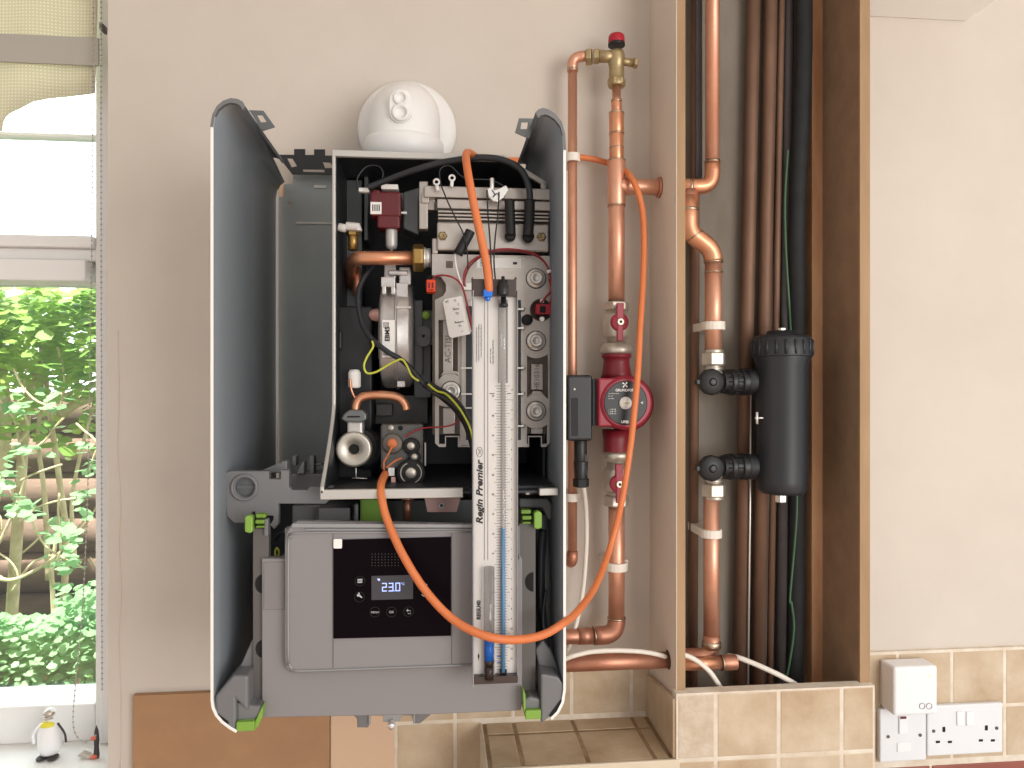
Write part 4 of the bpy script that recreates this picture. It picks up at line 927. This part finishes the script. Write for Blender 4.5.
wire('thin_black_wire', [(441,185),(440,170),(450,166),(465,178),(490,180),(504,186)], .0008, 'charcoal', -.262)
wire('thin_grey_wire', [(455,254),(456,265),(459,277),(463,287)], .0011, 'paper', -.262)
wire('red_wire', [(442,275),(452,277),(460,283),(464,292),(468,308),(471,322),(473,332)], .0012, 'red_wire', -.2655)
wire('red_wire', [(464,288),(464,275),(469,264),(478,257),(495,250),(515,249.5),(535,254),(546,264),(550,276),(551,290),(546,297),(541,303)], .0013, 'red_wire', -.259)
wire('red_wire', [(464,292),(465,278),(471,265),(483,256),(500,251.5),(520,252),(538,257),(548,268),(551,282)], .0011, 'maroon', -.2575)
wire('red_wire', [(549,279),(552,292),(550,304)], .0012, 'red_wire', -.26)
build('cable_tie', MB().cyl(at(464,287,-.262),at(464,290,-.262),.0032,10).cyl(at(548.5,270,-.259),at(549.5,273,-.259),.0032,10).pbox(466,283,473,290,-.25,.004), M['paper'], boiler, .0005)
# copper return bend and nut
q = pp([(350,262,-.19),(350,250,-.19)]); ey = -.225
build('brass_elbow_pipe', MB().tube([at(352,285,-.13)]+bend(at(352,272,-.15),at(350,258,-.215),at(362,258,-.222),8)+[at(418,258,-.225)], .0092, 20), M['copper_bright'], boiler)
build('copper_drop_pipe', MB().tube([at(357,268,-.15),at(357,296,-.15)], .0062, 14), M['copper_old'], boiler)
build('union_nut', MB().hexn(at(413,258,-.225), at(424,258,-.225), .0185), M['brass_gold'], boiler, .001)
build('union_ring', MB().cyl(at(423,258,-.225), at(426,258,-.225), .0140).cyl(at(425,258,-.225), at(431,258,-.225), .0125), M['steel'], boiler)
build('vent_valve', MB().tube(pp([(338.5,227),(346,228.5)],-.215), .0055, 14).tube(pp([(346,226),(358,227),(358,231)],-.213), .0058, 14), M['board_white'], boiler, .0008)
build('vent_valve_base', MB().tube(pp([(353,232),(353,250)],-.205), .0068, 16).hexn(at(353,236,-.205),at(353,232,-.205),.0088), M['brass_gold'], boiler)
# fan
c = at(397, 334, -.185); s = S(397, -.185)
fr_ = 57*s*.96; wdt = 17*s
fn = build('fan_housing', MB().lathe((c.x-wdt, -.16, c.z), (1,0,0), [(fr_*.78,0),(fr_*.97,.003),(fr_,.008),(fr_,wdt*.95),(fr_*1.03,wdt*.97),(fr_*1.03,wdt*1.08),(fr_*.99,wdt*1.10),(fr_*.98,wdt*1.75),(fr_*.9,wdt*1.95),(fr_*.6,wdt*2)], 52).pbox(381,277,395,287,-.222,.05), M['cast_alu'], boiler, .001)
for b_ in ((382,286,386,294,-.240,.03),(391,286,395,294,-.240,.03),(396,306,411,308.5,-.246,.01),(397,381,405,387,-.236,.02),(396,283,408,300,-.215,.03)): build('fan_bracket', MB().pbox(*b_), M['cast_alu'], boiler, .001)
build('fan_coupling', MB().pbox(384,264,396,279,-.20,.03).pbox(399,267,411,285,-.205,.03).pbox(388,270,408,275,-.21,.02), M['cast_alu'], boiler, .002)
fr2 = build('fan_label', MB().pbox(382.3,320,394.8,357.5,-.2505,.0006), M['paper'], fn)
lt = MB(); text_mb('EBM5', 387.5, 334, -.251, 4.5, rot=math.pi/2, bold=.03, mb=lt)
for i in range(8): lt.pbox(383.5+i*1.25, 351.5, 384.2+i*1.25, 355.5, -.2509, .0002)
for i in range(5): lt.pbox(383.5+i*1.2, 322, 384+i*1.2, 328, -.2509, .0002)
build('label_print', lt, M['ink'], fr2)
# a plinth brings the label onto the housing
build('label_plinth', MB().pbox(382.1,319.7,395,357.8,-.2498,.04), M['cast_alu'], fn, .001)
build('fan_inlet_cone', MB().tube([at(362,314,-.16),at(366,314,-.18),at(376,315,-.2),at(384,315,-.21)], .006, 14, 0, 0, [.003,.0045,.0085,.006]), M['pink_metal'], boiler)
build('fan_motor', MB().lathe(at(368,334,-.13), (1,0,0), [(.02,0),(.036,.004),(.036,.02),(.03,.022)], 30), M['black_matte'], boiler)
build('fan_outlet_plate', MB().pbox(414,300,423,375,-.19,.06).pbox(421,310,438,345,-.185,.05).pbox(414,340,431,398,-.18,.05), M['dull_grey'], boiler, .002)
mb = MB(); c = at(423.5,336,-.192); s = S(423,-.192)
plate('oval_boss', rrect(416.5,326,430.5,346.5,6.8,6), [circ(423.5,336,1.6,12)], -.196, .008, M['dull_grey'], boiler)
build('green_button', MB().sphere(at(426,315,-.195), 4.4*s, 16, (1,.6,1)), M['green'], boiler)
oc = build('orange_connector', MB().pbox(426.5,279.5,435.5,292,-.252,.02), M['orange_plastic'], boiler, .0015)
build('connector_slot', MB().pbox(428.3,282.5,429.8,288,-.2526,.001).pbox(431.8,282.5,433.3,288,-.2526,.001).pbox(428.3,289.5,433.5,290.3,-.2526,.001), M['maroon'], oc)
build('black_seal', MB().lathe(at(437,284,-.22), (0,-1,0), [(.016,0),(.016,.004),(.013,.006)], 24), M['black_matte'], boiler)
wire('red_wire', [(432,280),(436,276),(443,275)], .0011, 'red_wire', -.25)
# harness
wire('wiring_harness', [(376,262,-.2),(366,275,-.215),(359,290,-.225),(359,310,-.235),(364,328,-.245),(373,340,-.256),(388,352,-.262),(400,359,-.262),(412,370,-.264),(424,384,-.266),(440,396,-.27)], .0034, 'charcoal', n=12)
wire('wiring_harness', [(424,384),(440,395),(455,408),(465,422),(471,438),(474,452)], .0044, 'black_matte', -.266, n=12)
wire('wiring_harness', [(432,392),(447,400),(460,411),(469,426),(474,440)], .0030, 'black_plastic', -.272, n=12)
wire('earth_wire', [(372,341),(373,347),(367,357),(364,366),(367,373),(376,372),(388,365),(398,360),(403,360),(407,366),(412,376),(419,381)], .0014, 'yellow_wire', -.268)
wire('earth_wire', [(428,384),(437,391),(446,394),(455,403),(463,414),(470,428),(473,440)], .0015, 'yellow_wire', -.274)
wire('black_wire', [(430,383),(440,389),(452,396),(463,408),(470,421)], .0022, 'black_plastic', -.272)
wire('red_wire', [(405,437),(415,431),(425,428),(440,427),(452,425),(460,420)], .0010, 'red_wire', -.262)
build('harness_tie', MB().cyl(at(438,391,-.268),at(440.5,393.5,-.268),.0052,12).cyl(at(372,339,-.256),at(373,343,-.256),.0045,12), M['black_plastic'], boiler)
# small expansion pipe and capsule
build('pressure_capsule', MB().lathe(at(354.5,388,-.215), (0,0,1), [(.006,0),(.0082,.002),(.0082,.020),(.006,.024),(.0001,.0245)], 20), M['paper'], boiler)
wire('copper_capillary', [(350,379),(351,388),(354,396),(359,402)], .0016, 'copper_bright', -.225)
build('copper_bend', MB().tube(pp([(355.5,412),(356,405),(359.5,399),(366,396),(378,395),(392,396),(400,398.5),(405,404),(406.5,410)], -.225), .0058, 16, 6), M['copper_bright'], boiler)
# gas inlet nozzle
NY = -.25; c = at(353.5,449.5,NY); s = S(353,NY)
nz = build('gas_inlet_body', MB().lathe((c.x+.004,-.20,c.z+.001), (0,-1,0), [(.020,0),(.024,.004),(.024,.03)], 30).lathe(at(368,449,-.2), (0,-1,0), [(.02,0),(.026,.006),(.026,.02),(.018,.024)], 30), M['black_matte'], boiler)
build('nozzle_ring', MB().lathe((c.x,NY+.014,c.z), (0,-1,0), [(18*s,0),(18.5*s,.008),(17.6*s,.014),(15.5*s,.0148),(10*s,.0125),(6*s,.0108),(5.2*s,.0095),(5*s,-.006),(.0001,-.006)], 40), M['nickel'], boiler)
build('nozzle_hole', MB().cyl((c.x,NY+.0175,c.z),(c.x,NY+.0075,c.z), 4.9*s, 20), M['hole_black'], nz)
build('nozzle_neck', MB().pbox(347,421,362.5,436,-.245,.03), M['lip_grey'], boiler, .003)
build('nozzle_clamp', MB().pprism([(349,410),(362,410),(366,414),(366.5,420),(361,422.5),(346,422),(341,419),(344,414)], -.25, .03), M['sheet_grey'], boiler, .002)
build('clamp_slot', MB().pbox(347,416,360,417.5,-.2506,.002), M['hole_black'], boiler)
build('drain_pin', MB().tube(pp([(356,468),(356,478)],-.25), .0009, 6).tube(pp([(352,478),(367,478.5)],-.25), .0007, 6), M['steel'], boiler)
# gas valve
GYV = -.255
gv = build('gas_valve', MB().pbox(380.5,424,423.5,470,GYV,.06), M['dark_steel'], boiler, .003)
s = S(400, GYV)
def disc(a, b, r, y, h, m, name, par=None, prof=None):
    c = at(a,b,y); return build(name, MB().lathe((c.x,y+.001,c.z), (0,-1,0), prof or [(r*s,0),(r*s,h),(r*s*.85,h+.001),(.0001,h+.001)], 30), M[m], par or gv)
disc(392.5,443.5,10.5,GYV,.004,'alu_dark','regulator'); disc(392.5,443.5,5,GYV-.004,.002,'orange_rubber','regulator_cap')
disc(391,428,3.4,GYV,.0015,'alu','valve_screw'); disc(400.5,428,2.4,GYV,.0012,'hole_black','valve_port')
disc(411.5,446,8.5,GYV,.006,'black_matte','solenoid'); disc(411,446,4.2,GYV-.006,.0015,'nickel','solenoid_screw')
disc(414.5,457,6.5,GYV,.007,'black_matte','solenoid'); disc(414.5,457,3.4,GYV-.007,.0015,'nickel','solenoid_screw')
disc(411,473,14.5,GYV-.001,.010,'black_matte','stepper_cover'); disc(411,473,5.6,GYV-.010,.0022,'nickel','stepper_screw')
c = at(411,473,GYV-.012); mb = MB()
for a0 in (110, -70):
    mb.tube([(c.x+10.3*s*math.cos(math.radians(a0+i*14)),c.y,c.z+10.3*s*math.sin(math.radians(a0+i*14))) for i in range(10)] if a0 > 0 else [(c.x+10.3*s*math.cos(math.radians(a0+i*14)),c.y,c.z+10.3*s*math.sin(math.radians(a0+i*14))) for i in range(10)], .0008, 6)
build('stepper_marks', mb, M['nickel'], gv)
build('test_point', MB().tube(pp([(384,470),(384,462),(388,455),(392,447)],-.268), .0012, 6, 4).tube(pp([(386,468),(395,461),(402,458)],-.27), .0012, 6, 4), M['orange_rubber'], gv)
build('valve_connector', MB().pbox(388,468,394.5,476,GYV-.006,.01), M['paper'], gv, .0006)
build('pink_plug', MB().pbox(391,477,395.5,484,GYV-.006,.01), M['pink_metal'], gv, .0006)
build('side_rail', MB().pbox(424.5,443,426,466,GYV-.004,.02), M['lip_grey'], gv, .0006)
# ------------------------------------------------ below the chamber
build('siphon_block', MB().pbox(360,499,384,523,-.27,.06), M['green_dark'], boiler, .002)
build('gas_stub', MB().cyl(at(407.5,497,-.25),at(407.5,520,-.25),.0052,16).cyl(at(407.5,497,-.25),at(407.5,500,-.25),.0080,16), M['copper_old'], boiler)
pk = plate('pink_bracket', [(424.5,498),(460.5,498),(456.5,512),(427.5,512)], [circ(441.5,505.5,1.8,12)], -.28, .003, M['pink_metal'], boiler)
build('bracket_washer', MB().lathe(at(441.5,505.5,-.2803),(0,-1,0),[(.0022,0),(.0036,.0001),(.0036,.0012),(.0022,.0013),(.0022,0)],16), M['paper'], pk)
build('hydraulic_cover', MB().pbox(292,505,361,525,-.24,.1).pbox(318,508,350,522,-.262,.03).pbox(354,504,358,523,-.27,.03), M['bracket_grey'], boiler, .002)
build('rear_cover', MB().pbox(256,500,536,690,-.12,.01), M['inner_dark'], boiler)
build('lower_shadow_panel', MB().pbox(385,500,540,530,-.2,.01), M['sheet_grey'], boiler).name = 'lower_shade_panel'  # grey sheet standing in for the shade below the chamber
BKY = -.302
# left plastic bracket
br = plate('mounting_bracket', [(226,474),(229,472),(268,472),(268,480),(281.5,480),(281.5,471),(288,471),(288,487),(292,491),(307,491),(311,487.5),(332,487.5),(332,497),(325,503),(277.5,503),(277.5,524),(274,528),(270.5,525),(274,520),(274,515),(256,515),(256,511),(252,511),(246,522),(234,522),(228,516),(227,510)],
      [circ(244.5,487.5,10.5,24)], BKY, .012, M['bracket_grey'], boiler, bevel=.001)
c = at(244.5,487.5,BKY); s = S(244,BKY)
build('bracket_ring', MB().lathe((c.x,BKY+.002,c.z),(0,-1,0),[(10.6*s,0),(14*s,0),(14*s,.004),(13*s,.005),(11.3*s,.005),(10.6*s,.003),(10.6*s,0)],36), M['bracket_grey'], br)
build('bracket_screw', MB().lathe((c.x,BKY+.012,c.z),(0,-1,0),[(10.4*s,0),(10.4*s,.006),(.001,.0062)],36).box(c.x-9*s,c.x+9*s,BKY+.004,BKY+.007,c.z-2*s,c.z+2*s), M['dull_grey'], br, .0005)
build('bracket_back', MB().pbox(282,474,335,492,-.24,.05).pprism([(258,472),(279,463),(282,463),(282,473),(268,473)],-.27,.01).pbox(281,461,287,474,-.27,.02).pprism([(296,474),(302,462),(304,462),(304,474)],-.25,.02).pbox(309,456,314,474,-.24,.02).pbox(314,463,322,466,-.23,.02).pbox(292,456,296,466,-.22,.02), M['bracket_grey'], br, .0015)
# right end of the bracket
build('bracket_end', MB().pprism([(519,498),(548,498),(552,505),(552,520),(548,520),(542,508),(519,508)],-.27,.03), M['sheet_grey'], br, .002)
# arms, clips and feet
def arm(x0, x1, y0, y1, notches, sgn, Y):
    out = [(x0,y0),(x1,y0),(x1,y1),(x0,y1)]
    o = plate('hinge_arm', out, [], Y, .012, M['arm_grey'], boiler, bevel=.0008)
    for (cx_, cy_, r) in notches:
        seq = [(cx_+sgn*r*1.0*math.cos(math.radians(a)), cy_+r*1.15*math.sin(math.radians(a))) for a in range(-90, 91, 15)]
        build('arm_notch', MB().pprism(seq, Y-.0006, .004), M['hole_black'], o)
    return o
arm(253.5, 268, 529, 702, ((263.5,584,8.5),(263.5,649,8)), -1, -.325)
arm(519.5, 535, 524, 696, ((533.5,582,8.5),(520,640,6)), -1, -.325)
build('arm_rail', MB().pbox(264,519,268,536,-.33,.01).pbox(516.8,526,520,560,-.33,.01), M['bracket_grey'], boiler, .001)
def gclip(px, py, sx_, name='green_clip'):
    Y = -.33; f = lambda a: px+sx_*a
    build(name, MB().pprism([(f(-8),py-6),(f(-4),py-8),(f(0),py-6),(f(0),py+9),(f(-3),py+10.5),(f(-8),py+9)], Y-.006, .012), M['green'], boiler, .0015)
    build(name, MB().pbox(min(f(3),f(13)),py-9,max(f(3),f(13)),py-5,Y-.004,.012).pbox(min(f(2.5),f(12)),py-3,max(f(2.5),f(12)),py+1,Y-.004,.012).pbox(min(f(3),f(12)),py+3,max(f(3),f(12)),py+5,Y-.004,.012), M['green_dark'], boiler, .0012)
gclip(252.5, 523, 1); gclip(534, 519, -1)
def foot(pts, Y, nm='hinge_foot'): return build(nm, MB().pprism(pts, Y, .05), M['bracket_grey'], boiler, .003)
foot([(214.5,697),(233,676),(248,676),(248,712),(236,700),(236,733),(229,729),(221,722),(215,713)], -.35)
foot([(214,700),(236,676),(252,640),(254,640),(254,700),(240,712)], -.32)
foot([(236,702),(254,706),(262,706),(262,714),(254,722),(236,722)], -.345)
foot([(541,674),(558,677),(564,685),(564,698),(556,712),(544,722),(541,724)], -.35)
foot([(541,676),(535,650),(543,640),(552,652),(564,685),(558,690),(541,700)], -.32)
foot([(523,700),(530,697),(541,699),(541,712),(523,712)], -.345)
build('foot_slot', MB().pprism([(216,713),(228,722),(228.5,728),(222,724),(217,718)],-.3515,.004), M['hole_black'], boiler)
build('foot_slot', MB().pprism([(549,716),(561,700),(564,700),(560,708),(552,716)],-.3515,.004), M['hole_black'], boiler)
build('green_catch', MB().pbox(236.2,722,254,731.5,-.352,.02).pprism([(254,724),(261,709),(262.5,706),(262.5,716),(258,727),(254,731)],-.348,.016), M['green'], boiler, .001)
build('green_catch', MB().pbox(525.5,710.5,541,719.5,-.352,.02).pprism([(523,690),(525.5,694),(526,719),(523.5,712)],-.348,.016), M['green'], boiler, .001)
def inside(pts): return [Vector((min(p.x, .132), p.y, p.z)) for p in pp(pts)]     # kept within the casing
# clutter seen in the side gaps
build('drain_hose', MB().tube(inside([(543,530,-.28),(541,560,-.29),(541,600,-.29),(548,640,-.30),(552,670,-.31)]), .0055, 12, 6), M['charcoal'], boiler)
build('drain_hose', MB().tube(inside([(553,515,-.26),(554,540,-.27),(549,570,-.28),(550,610,-.28),(560,650,-.29)]), .009, 14, 6), M['sheet_grey'], boiler)
build('inner_cable', MB().tube(pp([(276,540,-.27),(280,533,-.29),(290,532,-.29)]), .0022, 8, 5).tube(pp([(546,590,-.30),(543,620,-.305),(549,655,-.31)]), .0022, 8, 5), M['charcoal'], boiler)
build('earth_loop', MB().tube(pp([(276,558,-.30),(275,552,-.30),(277,548,-.30),(279,552,-.30),(278,557,-.30)]), .0012, 8, 5), M['yellow_wire'], boiler)
# ------------------------------------------------ control unit
KY = -.330
ctrl = plate('control_unit', [(263,560),(286,560),(286,530),(505,530),(521,560),(521,700),(520,709.5),(430,713.5),(263,716.5),(263,610)], [[(276.5,578),(282,578),(282,583.5),(276.5,583.5)]], KY, .016, M['control_grey'], boiler, bevel=.0015)
build('unit_back', MB().pbox(268,566,518,708,KY+.016,.09), M['control_grey2'], ctrl, .003)
build('upper_shoulder', MB().pbox(263.5,562,285,610,KY-.0012,.004), M['control_grey2'], ctrl, .001)
DPY = -.342
door = plate('display_door', [(292,527),(297,523.5),(505,527),(505,664.5),(475,664.8),(297,672),(291,670.5),(287.5,666),(286.5,658),(286.5,546),(288,534)], [], DPY, .013, M['control_grey'], ctrl, bevel=.0022)
build('door_ridge', MB().tube(pp([(478,664.6,DPY-.001),(380,668.2,DPY-.001),(298,671,DPY-.001),(292,668.5,DPY-.001),(289,663,DPY-.001),(288.3,655,DPY-.001),(288.3,546,DPY-.001),(291,538,DPY-.001),(297,533,DPY-.001),(380,532.5,DPY-.001),(478,531.5,DPY-.001)]), .0011, 8, 3), M['shell_grey_light'], door)
build('door_top_rail', MB().pprism([(292,523.5),(478,524.5),(478,528),(291,528)],DPY-.004,.012).pprism([(305,528.5),(478,529),(478,530.8),(304,530.8)],DPY-.002,.004), M['shell_grey_light'], door, .001)
build('door_seam', MB().pbox(332.6,533,333.4,668,DPY-.0003,.002).pbox(451.2,533,452,665,DPY-.0003,.002), M['arm_grey'], door)
dsp = plate('display_panel', [(333.5,540),(451,537),(451,635.8),(333.5,638.7)], [], DPY-.0022, .003, M['display'], door)
DF = DPY-.0024
build('white_label', plate('x', rrect(333.5,539,342,548.5,1.3,3), [], DF-.0006, .0006, M['paper'], None, merge=MB()), M['paper'], dsp)
lcd = build('lcd_window', MB().pbox(371.5,575.5,413,599.5,DF-.0001,.0004), M['display_lcd'], dsp)
# seven-segment digits
seg7 = {'2':'abged','3':'abgcd','0':'abcdef'}
def digit(mb, ch_, x0, y0, wd, h, Y):
    t_ = .95; P_ = {'a':(x0,y0,x0+wd,y0+t_),'g':(x0,y0+h/2-t_/2,x0+wd,y0+h/2+t_/2),'d':(x0,y0+h-t_,x0+wd,y0+h),
      'f':(x0,y0,x0+t_,y0+h/2),'e':(x0,y0+h/2,x0+t_,y0+h),'b':(x0+wd-t_,y0,x0+wd,y0+h/2),'c':(x0+wd-t_,y0+h/2,x0+wd,y0+h)}
    for k_ in seg7[ch_]: mb.pbox(*P_[k_], Y, .0003)
mb = MB(); digit(mb,'2',382,583,4.8,8.5,DF-.0005); digit(mb,'3',388.6,582.9,4.8,8.5,DF-.0005); digit(mb,'0',395.4,582.7,4.8,8.5,DF-.0005); mb.pbox(393.9,590.2,394.7,591.3,DF-.0005,.0003)
text_mb('\u00b0C', 402.8, 584, DF-.0004, 2.4, mb=mb); mb.pprism([(377,579),(379.5,578.5),(380.2,580.5),(378.5,581)],DF-.0005,.0003)
build('digits', mb, M['digits'], lcd)
ic = MB()
for i in range(3): ic.pbox(357.4,579+i*1.5,362.4,579.8+i*1.5,DF-.0003,.0003)
ic.pprism([(357,594.5),(360,595),(362.5,597.6),(361.6,598),(359,596.4),(357,596.4)],DF-.0003,.0003).pbox(358.2,592.8,359.6,594.5,DF-.0003,.0003)
text_mb('MENU', 375, 612.3, DF-.0002, 2.0, mb=ic); text_mb('OK', 391.5, 612, DF-.0002, 2.4, mb=ic)
ic.tube(pp([(406.5,610.5),(410.5,610.7),(410.8,613.6),(407.8,613.6)],DF-.0003), .0004, 5).tube(pp([(408,609.2),(406.5,610.5),(408,611.8)],DF-.0003), .0004, 5)
ic.tube(pp([(421.3,594.3),(424.3,596.6),(427.2,594.3)],DF-.0003), .0005, 5).tube(pp([(421.3,585),(424.3,582.6),(427.2,585)],DF-.0003), .0004, 5)
build('icons', ic, M['icon'], dsp)
rg = MB()
for (a,b) in ((360,581),(359.5,597),(375,612),(391.5,612),(408.5,611.5)):
    c = at(a,b,DF); rg.lathe((c.x,DF+.0001,c.z),(0,-1,0),[(.0054,0),(.0058,0),(.0058,.0004),(.0054,.0004),(.0054,0)],24)
build('touch_rings', rg, M['ink'], dsp)
gd = MB()
for i in range(9):
    for j in range(5): c = at(372+i*3.3, 554+j*2.9, DF); gd.box(c.x-.0004,c.x+.0004,DF-.0002,DF,c.z-.0004,c.z+.0004)
build('speaker_dots', gd, M['icon'] if 0 else M['arm_grey'], dsp)
# underside catch
build('bottom_catch', MB().pprism([(350,713),(357,719),(357,728),(368.5,728),(370.5,716),(412,716),(413.5,724),(420,724),(433,713)], -.30, .03), M['bracket_grey'], ctrl, .0015)
build('catch_ribs', MB().pbox(368.5,714,370.5,725,-.303,.004).pbox(413,713,415,724,-.303,.004).pbox(383,713,399,722,-.31,.01).pprism([(399,722),(404,713),(383,713)],-.308,.006), M['shell_grey_light'], ctrl, .0006)
build('catch_screw', MB().lathe(at(391.5,724.5,-.312),(0,-1,0),[(.0034,0),(.0044,.002),(.0044,.005),(.001,.006)],12).cyl(at(391.5,728.5,-.312),at(391.5,720,-.312),.0022,10), M['steel'], ctrl)
# ================================================================== MANOMETER
MY = -.372
mt = thing('manometer', at(495.5, 684, MY), 'tall white two-tube water manometer with blue liquid leaning on the boiler front', 'manometer')
bd = build('scale_board', MB().pbox(473.5,293,517.3,680,MY+.006,.006), M['board_white'], mt, .001)
build('clear_rail', MB().pbox(472.6,290,473.8,688,MY-.004,.018).pbox(517.2,290,518,684,MY-.001,.014), M['tube_grey'], mt, .0006)
build('bottom_tray', MB().pbox(472.5,676.5,518,684,MY-.003,.014), M['smoke_plastic'], mt, .001)
build('top_block', MB().pbox(472,279,516.5,296,MY-.002,.015).pbox(471.6,277,473.2,280,MY-.002,.012).pbox(514.8,277,516.8,280,MY-.002,.012), M['smoke_plastic'], mt, .001)
build('black_cap', MB().lathe(at(503,296,MY-.006),(0,0,1),[(.0055,0),(.0062,.002),(.0062,.012),(.0048,.013),(.0048,.018),(.002,.0185),(.002,.022)],18).lathe(at(503.5,307.5,MY-.004),(0,0,1),[(.003,0),(.0052,.001),(.0052,.004),(.003,.005),(.003,.012)],18), M['black_plastic'], mt)
build('blue_connector', MB().pbox(483.5,289.5,492.5,296.5,MY-.010,.012).lathe(at(487.8,301,MY-.004),(0,0,1),[(.0028,0),(.0032,.005)],12), M['blue'], mt, .001)
tb_ = MB()
def vt(px, y0, y1, r, Y=MY): return MB().cyl(at(px,y1,Y), at(px,y0,Y), r, 14)
build('glass_tube', MB().cyl(at(503,383,MY-.001),at(503,300,MY-.001),.0048,18), M['clear_plastic'], mt)
build('glass_tube', MB().cyl(at(503,676,MY+.002),at(503,383,MY+.002),.0030,14), M['clear_plastic'], mt)
build('reservoir_tube', MB().cyl(at(489,680,MY-.001),at(489,567,MY-.001),.0058,20), M['clear_plastic'], mt)
build('tube_edges', MB().pbox(498.3,300,499,383,MY+.0052,.0008).pbox(506.6,300,508,383,MY+.0052,.0008).pbox(483.6,567,485,676,MY+.0005,.001).pbox(493.2,567,494.6,676,MY+.0005,.001).pbox(484.3,297,485,560,MY+.0053,.0006).pbox(487.6,297,488.2,560,MY+.0053,.0006), M['tube_grey'], mt)
build('blue_liquid', MB().cyl(at(503.2,672,MY+.0015),at(503.2,528,MY+.0015),.0019,14), M['blue_light'], mt)
build('blue_liquid', MB().cyl(at(489,661,MY-.001),at(489,640,MY-.001),.0052,18), M['blue'], mt)
build('dark_plug', MB().cyl(at(489,664,MY-.001),at(489,660,MY-.001),.0054,18).cyl(at(489,679,MY-.001),at(489,666,MY-.001),.0050,18), M['smoke_plastic'], mt)
build('valve_foot', MB().pbox(500,671,507,674,MY+.001,.005), M['black_plastic'], mt)
SYf = MY+.0058
tk = MB()
y = 386
k_ = 0
while y < 672:
    tk.pbox(494.5 if k_ % 5 == 0 else 496.5, y-.22, 502, y+.22, SYf, .0003); tk.pbox(504.5, y-.22, 507.5 if k_ % 5 else 510, y+.22, SYf, .0003); y += 2.75; k_ += 1
build('scale_ticks', tk, M['ink_grey'], bd)
nm = MB()
for i in range(15):
    text_mb(str(30-2*i) if i < 15 else '', 493, 396+i*19.7, SYf, 1.7, mb=nm)
for i in range(28):
    text_mb(str(abs(14-i)), 511.5, 390+i*9.95, SYf, 1.6, mb=nm)
nm.pbox(489.5,393.3,494.5,394,SYf,.0003).pbox(507,393.3,511,394,SYf,.0003)
build('scale_numbers', nm, M['ink'], bd)
tt = MB()
text_mb('Regin Premier', 479.8, 492.5, SYf, 6.2, rot=math.pi/2, bold=.03, shear=.25, mb=tt, xs=1.24)
text_mb('REGU40', 478.8, 610, SYf, 3.8, rot=math.pi/2, bold=.04, mb=tt)
for i,(px,s_) in enumerate(((476.5,'1. Fill to zero with fluid supplied and hang level before use'),(478.8,'2. Open both valves. Connect tube to test point of appliance'),(481.2,'3. Read in mbar, add both sides. Close valves after use'))): text_mb(s_, px, 345-i*2, SYf, 1.05, rot=math.pi/2, mb=tt)
text_mb('Keep upright, clean with soft cloth', 493, 352, SYf, 1.2, rot=math.pi/2, mb=tt); text_mb('mbar and in. w.g. range', 490.5, 356, SYf, 1.1, rot=math.pi/2, mb=tt)
tt.pprism([(478.5,653),(479.6,656),(478.5,661),(477.6,656)], SYf, .0003)
build('printed_text', tt, M['ink'], bd)
build('oval_emblem', MB().tube([at(479.5+3*math.cos(a*.5236),452+5*math.sin(a*.5236),SYf) for a in range(13)], .0003, 5).tube(pp([(478,455),(481,450),(478.5,449),(481,454)],SYf), .0003, 5), M['ink_grey'], bd)
build('blue_marks', MB().pbox(497,656,501,656.8,SYf,.0003).pbox(497,662,501,662.8,SYf,.0003), M['blue'], bd)
# ================================================================== ORANGE TUBE
op = [(489,291,MY-.006),(488.5,282,MY-.008),(486,262,MY-.004),(481,238,-.372),(476,215,-.368),(471,190,-.362),(467.5,170,-.352),(466,158,-.335),(467,153,-.31),(471,153.5,-.27),(477,157,-.2),(490,160,-.12),(515,160.5,-.06),(545,159,-.03),(572,157,-.022),(590,158.5,-.022),(608,163,-.024),(620,166.5,-.034),(630,176,-.075),(638,192,-.09),(643,215,-.09),(644,250,-.095),(642.5,290,-.105),(640,330,-.12),(638,370,-.135),(634.5,410,-.142),(630,450,-.142),(622,500,-.145),(611,545,-.15),(596,585,-.22),(577,612,-.315),(562,624,-.366),(545,634,-.376),(525,639,-.388),(500,639,-.40),(475,632,-.398),(450,617,-.385),(425,590,-.375),(403,555,-.365),(388,522,-.35),(382,500,-.34),(381,485,-.325),(385,474,-.29)]
tag(build('rubber_test_hose', MB().tube(pp(op), .0047, 16, 8), M['orange_rubber']), 'long orange rubber hose looping from the white manometer round to the boiler gas valve', 'hose')

# ================================================================== GROUPS OF LIKE THINGS
for key, g_ in (('pipe_clip','white plastic pipe clips on the copper pipes'),('isolation_valve','nickel isolation valves of the red pump'),('filter_valve','black-knobbed filter valves in the shaft'),
                ('old_copper_pipe','old pipes at the back of the shaft'),('bead_chain','bead chains of the roller blind'),('shaft_cable','white cables at the foot of the shaft'),('copper_pipe','copper pipes in the shaft')):
    for o in sc.objects:
        if o.parent is None and o.name.split('.')[0] == key: o['group'] = g_
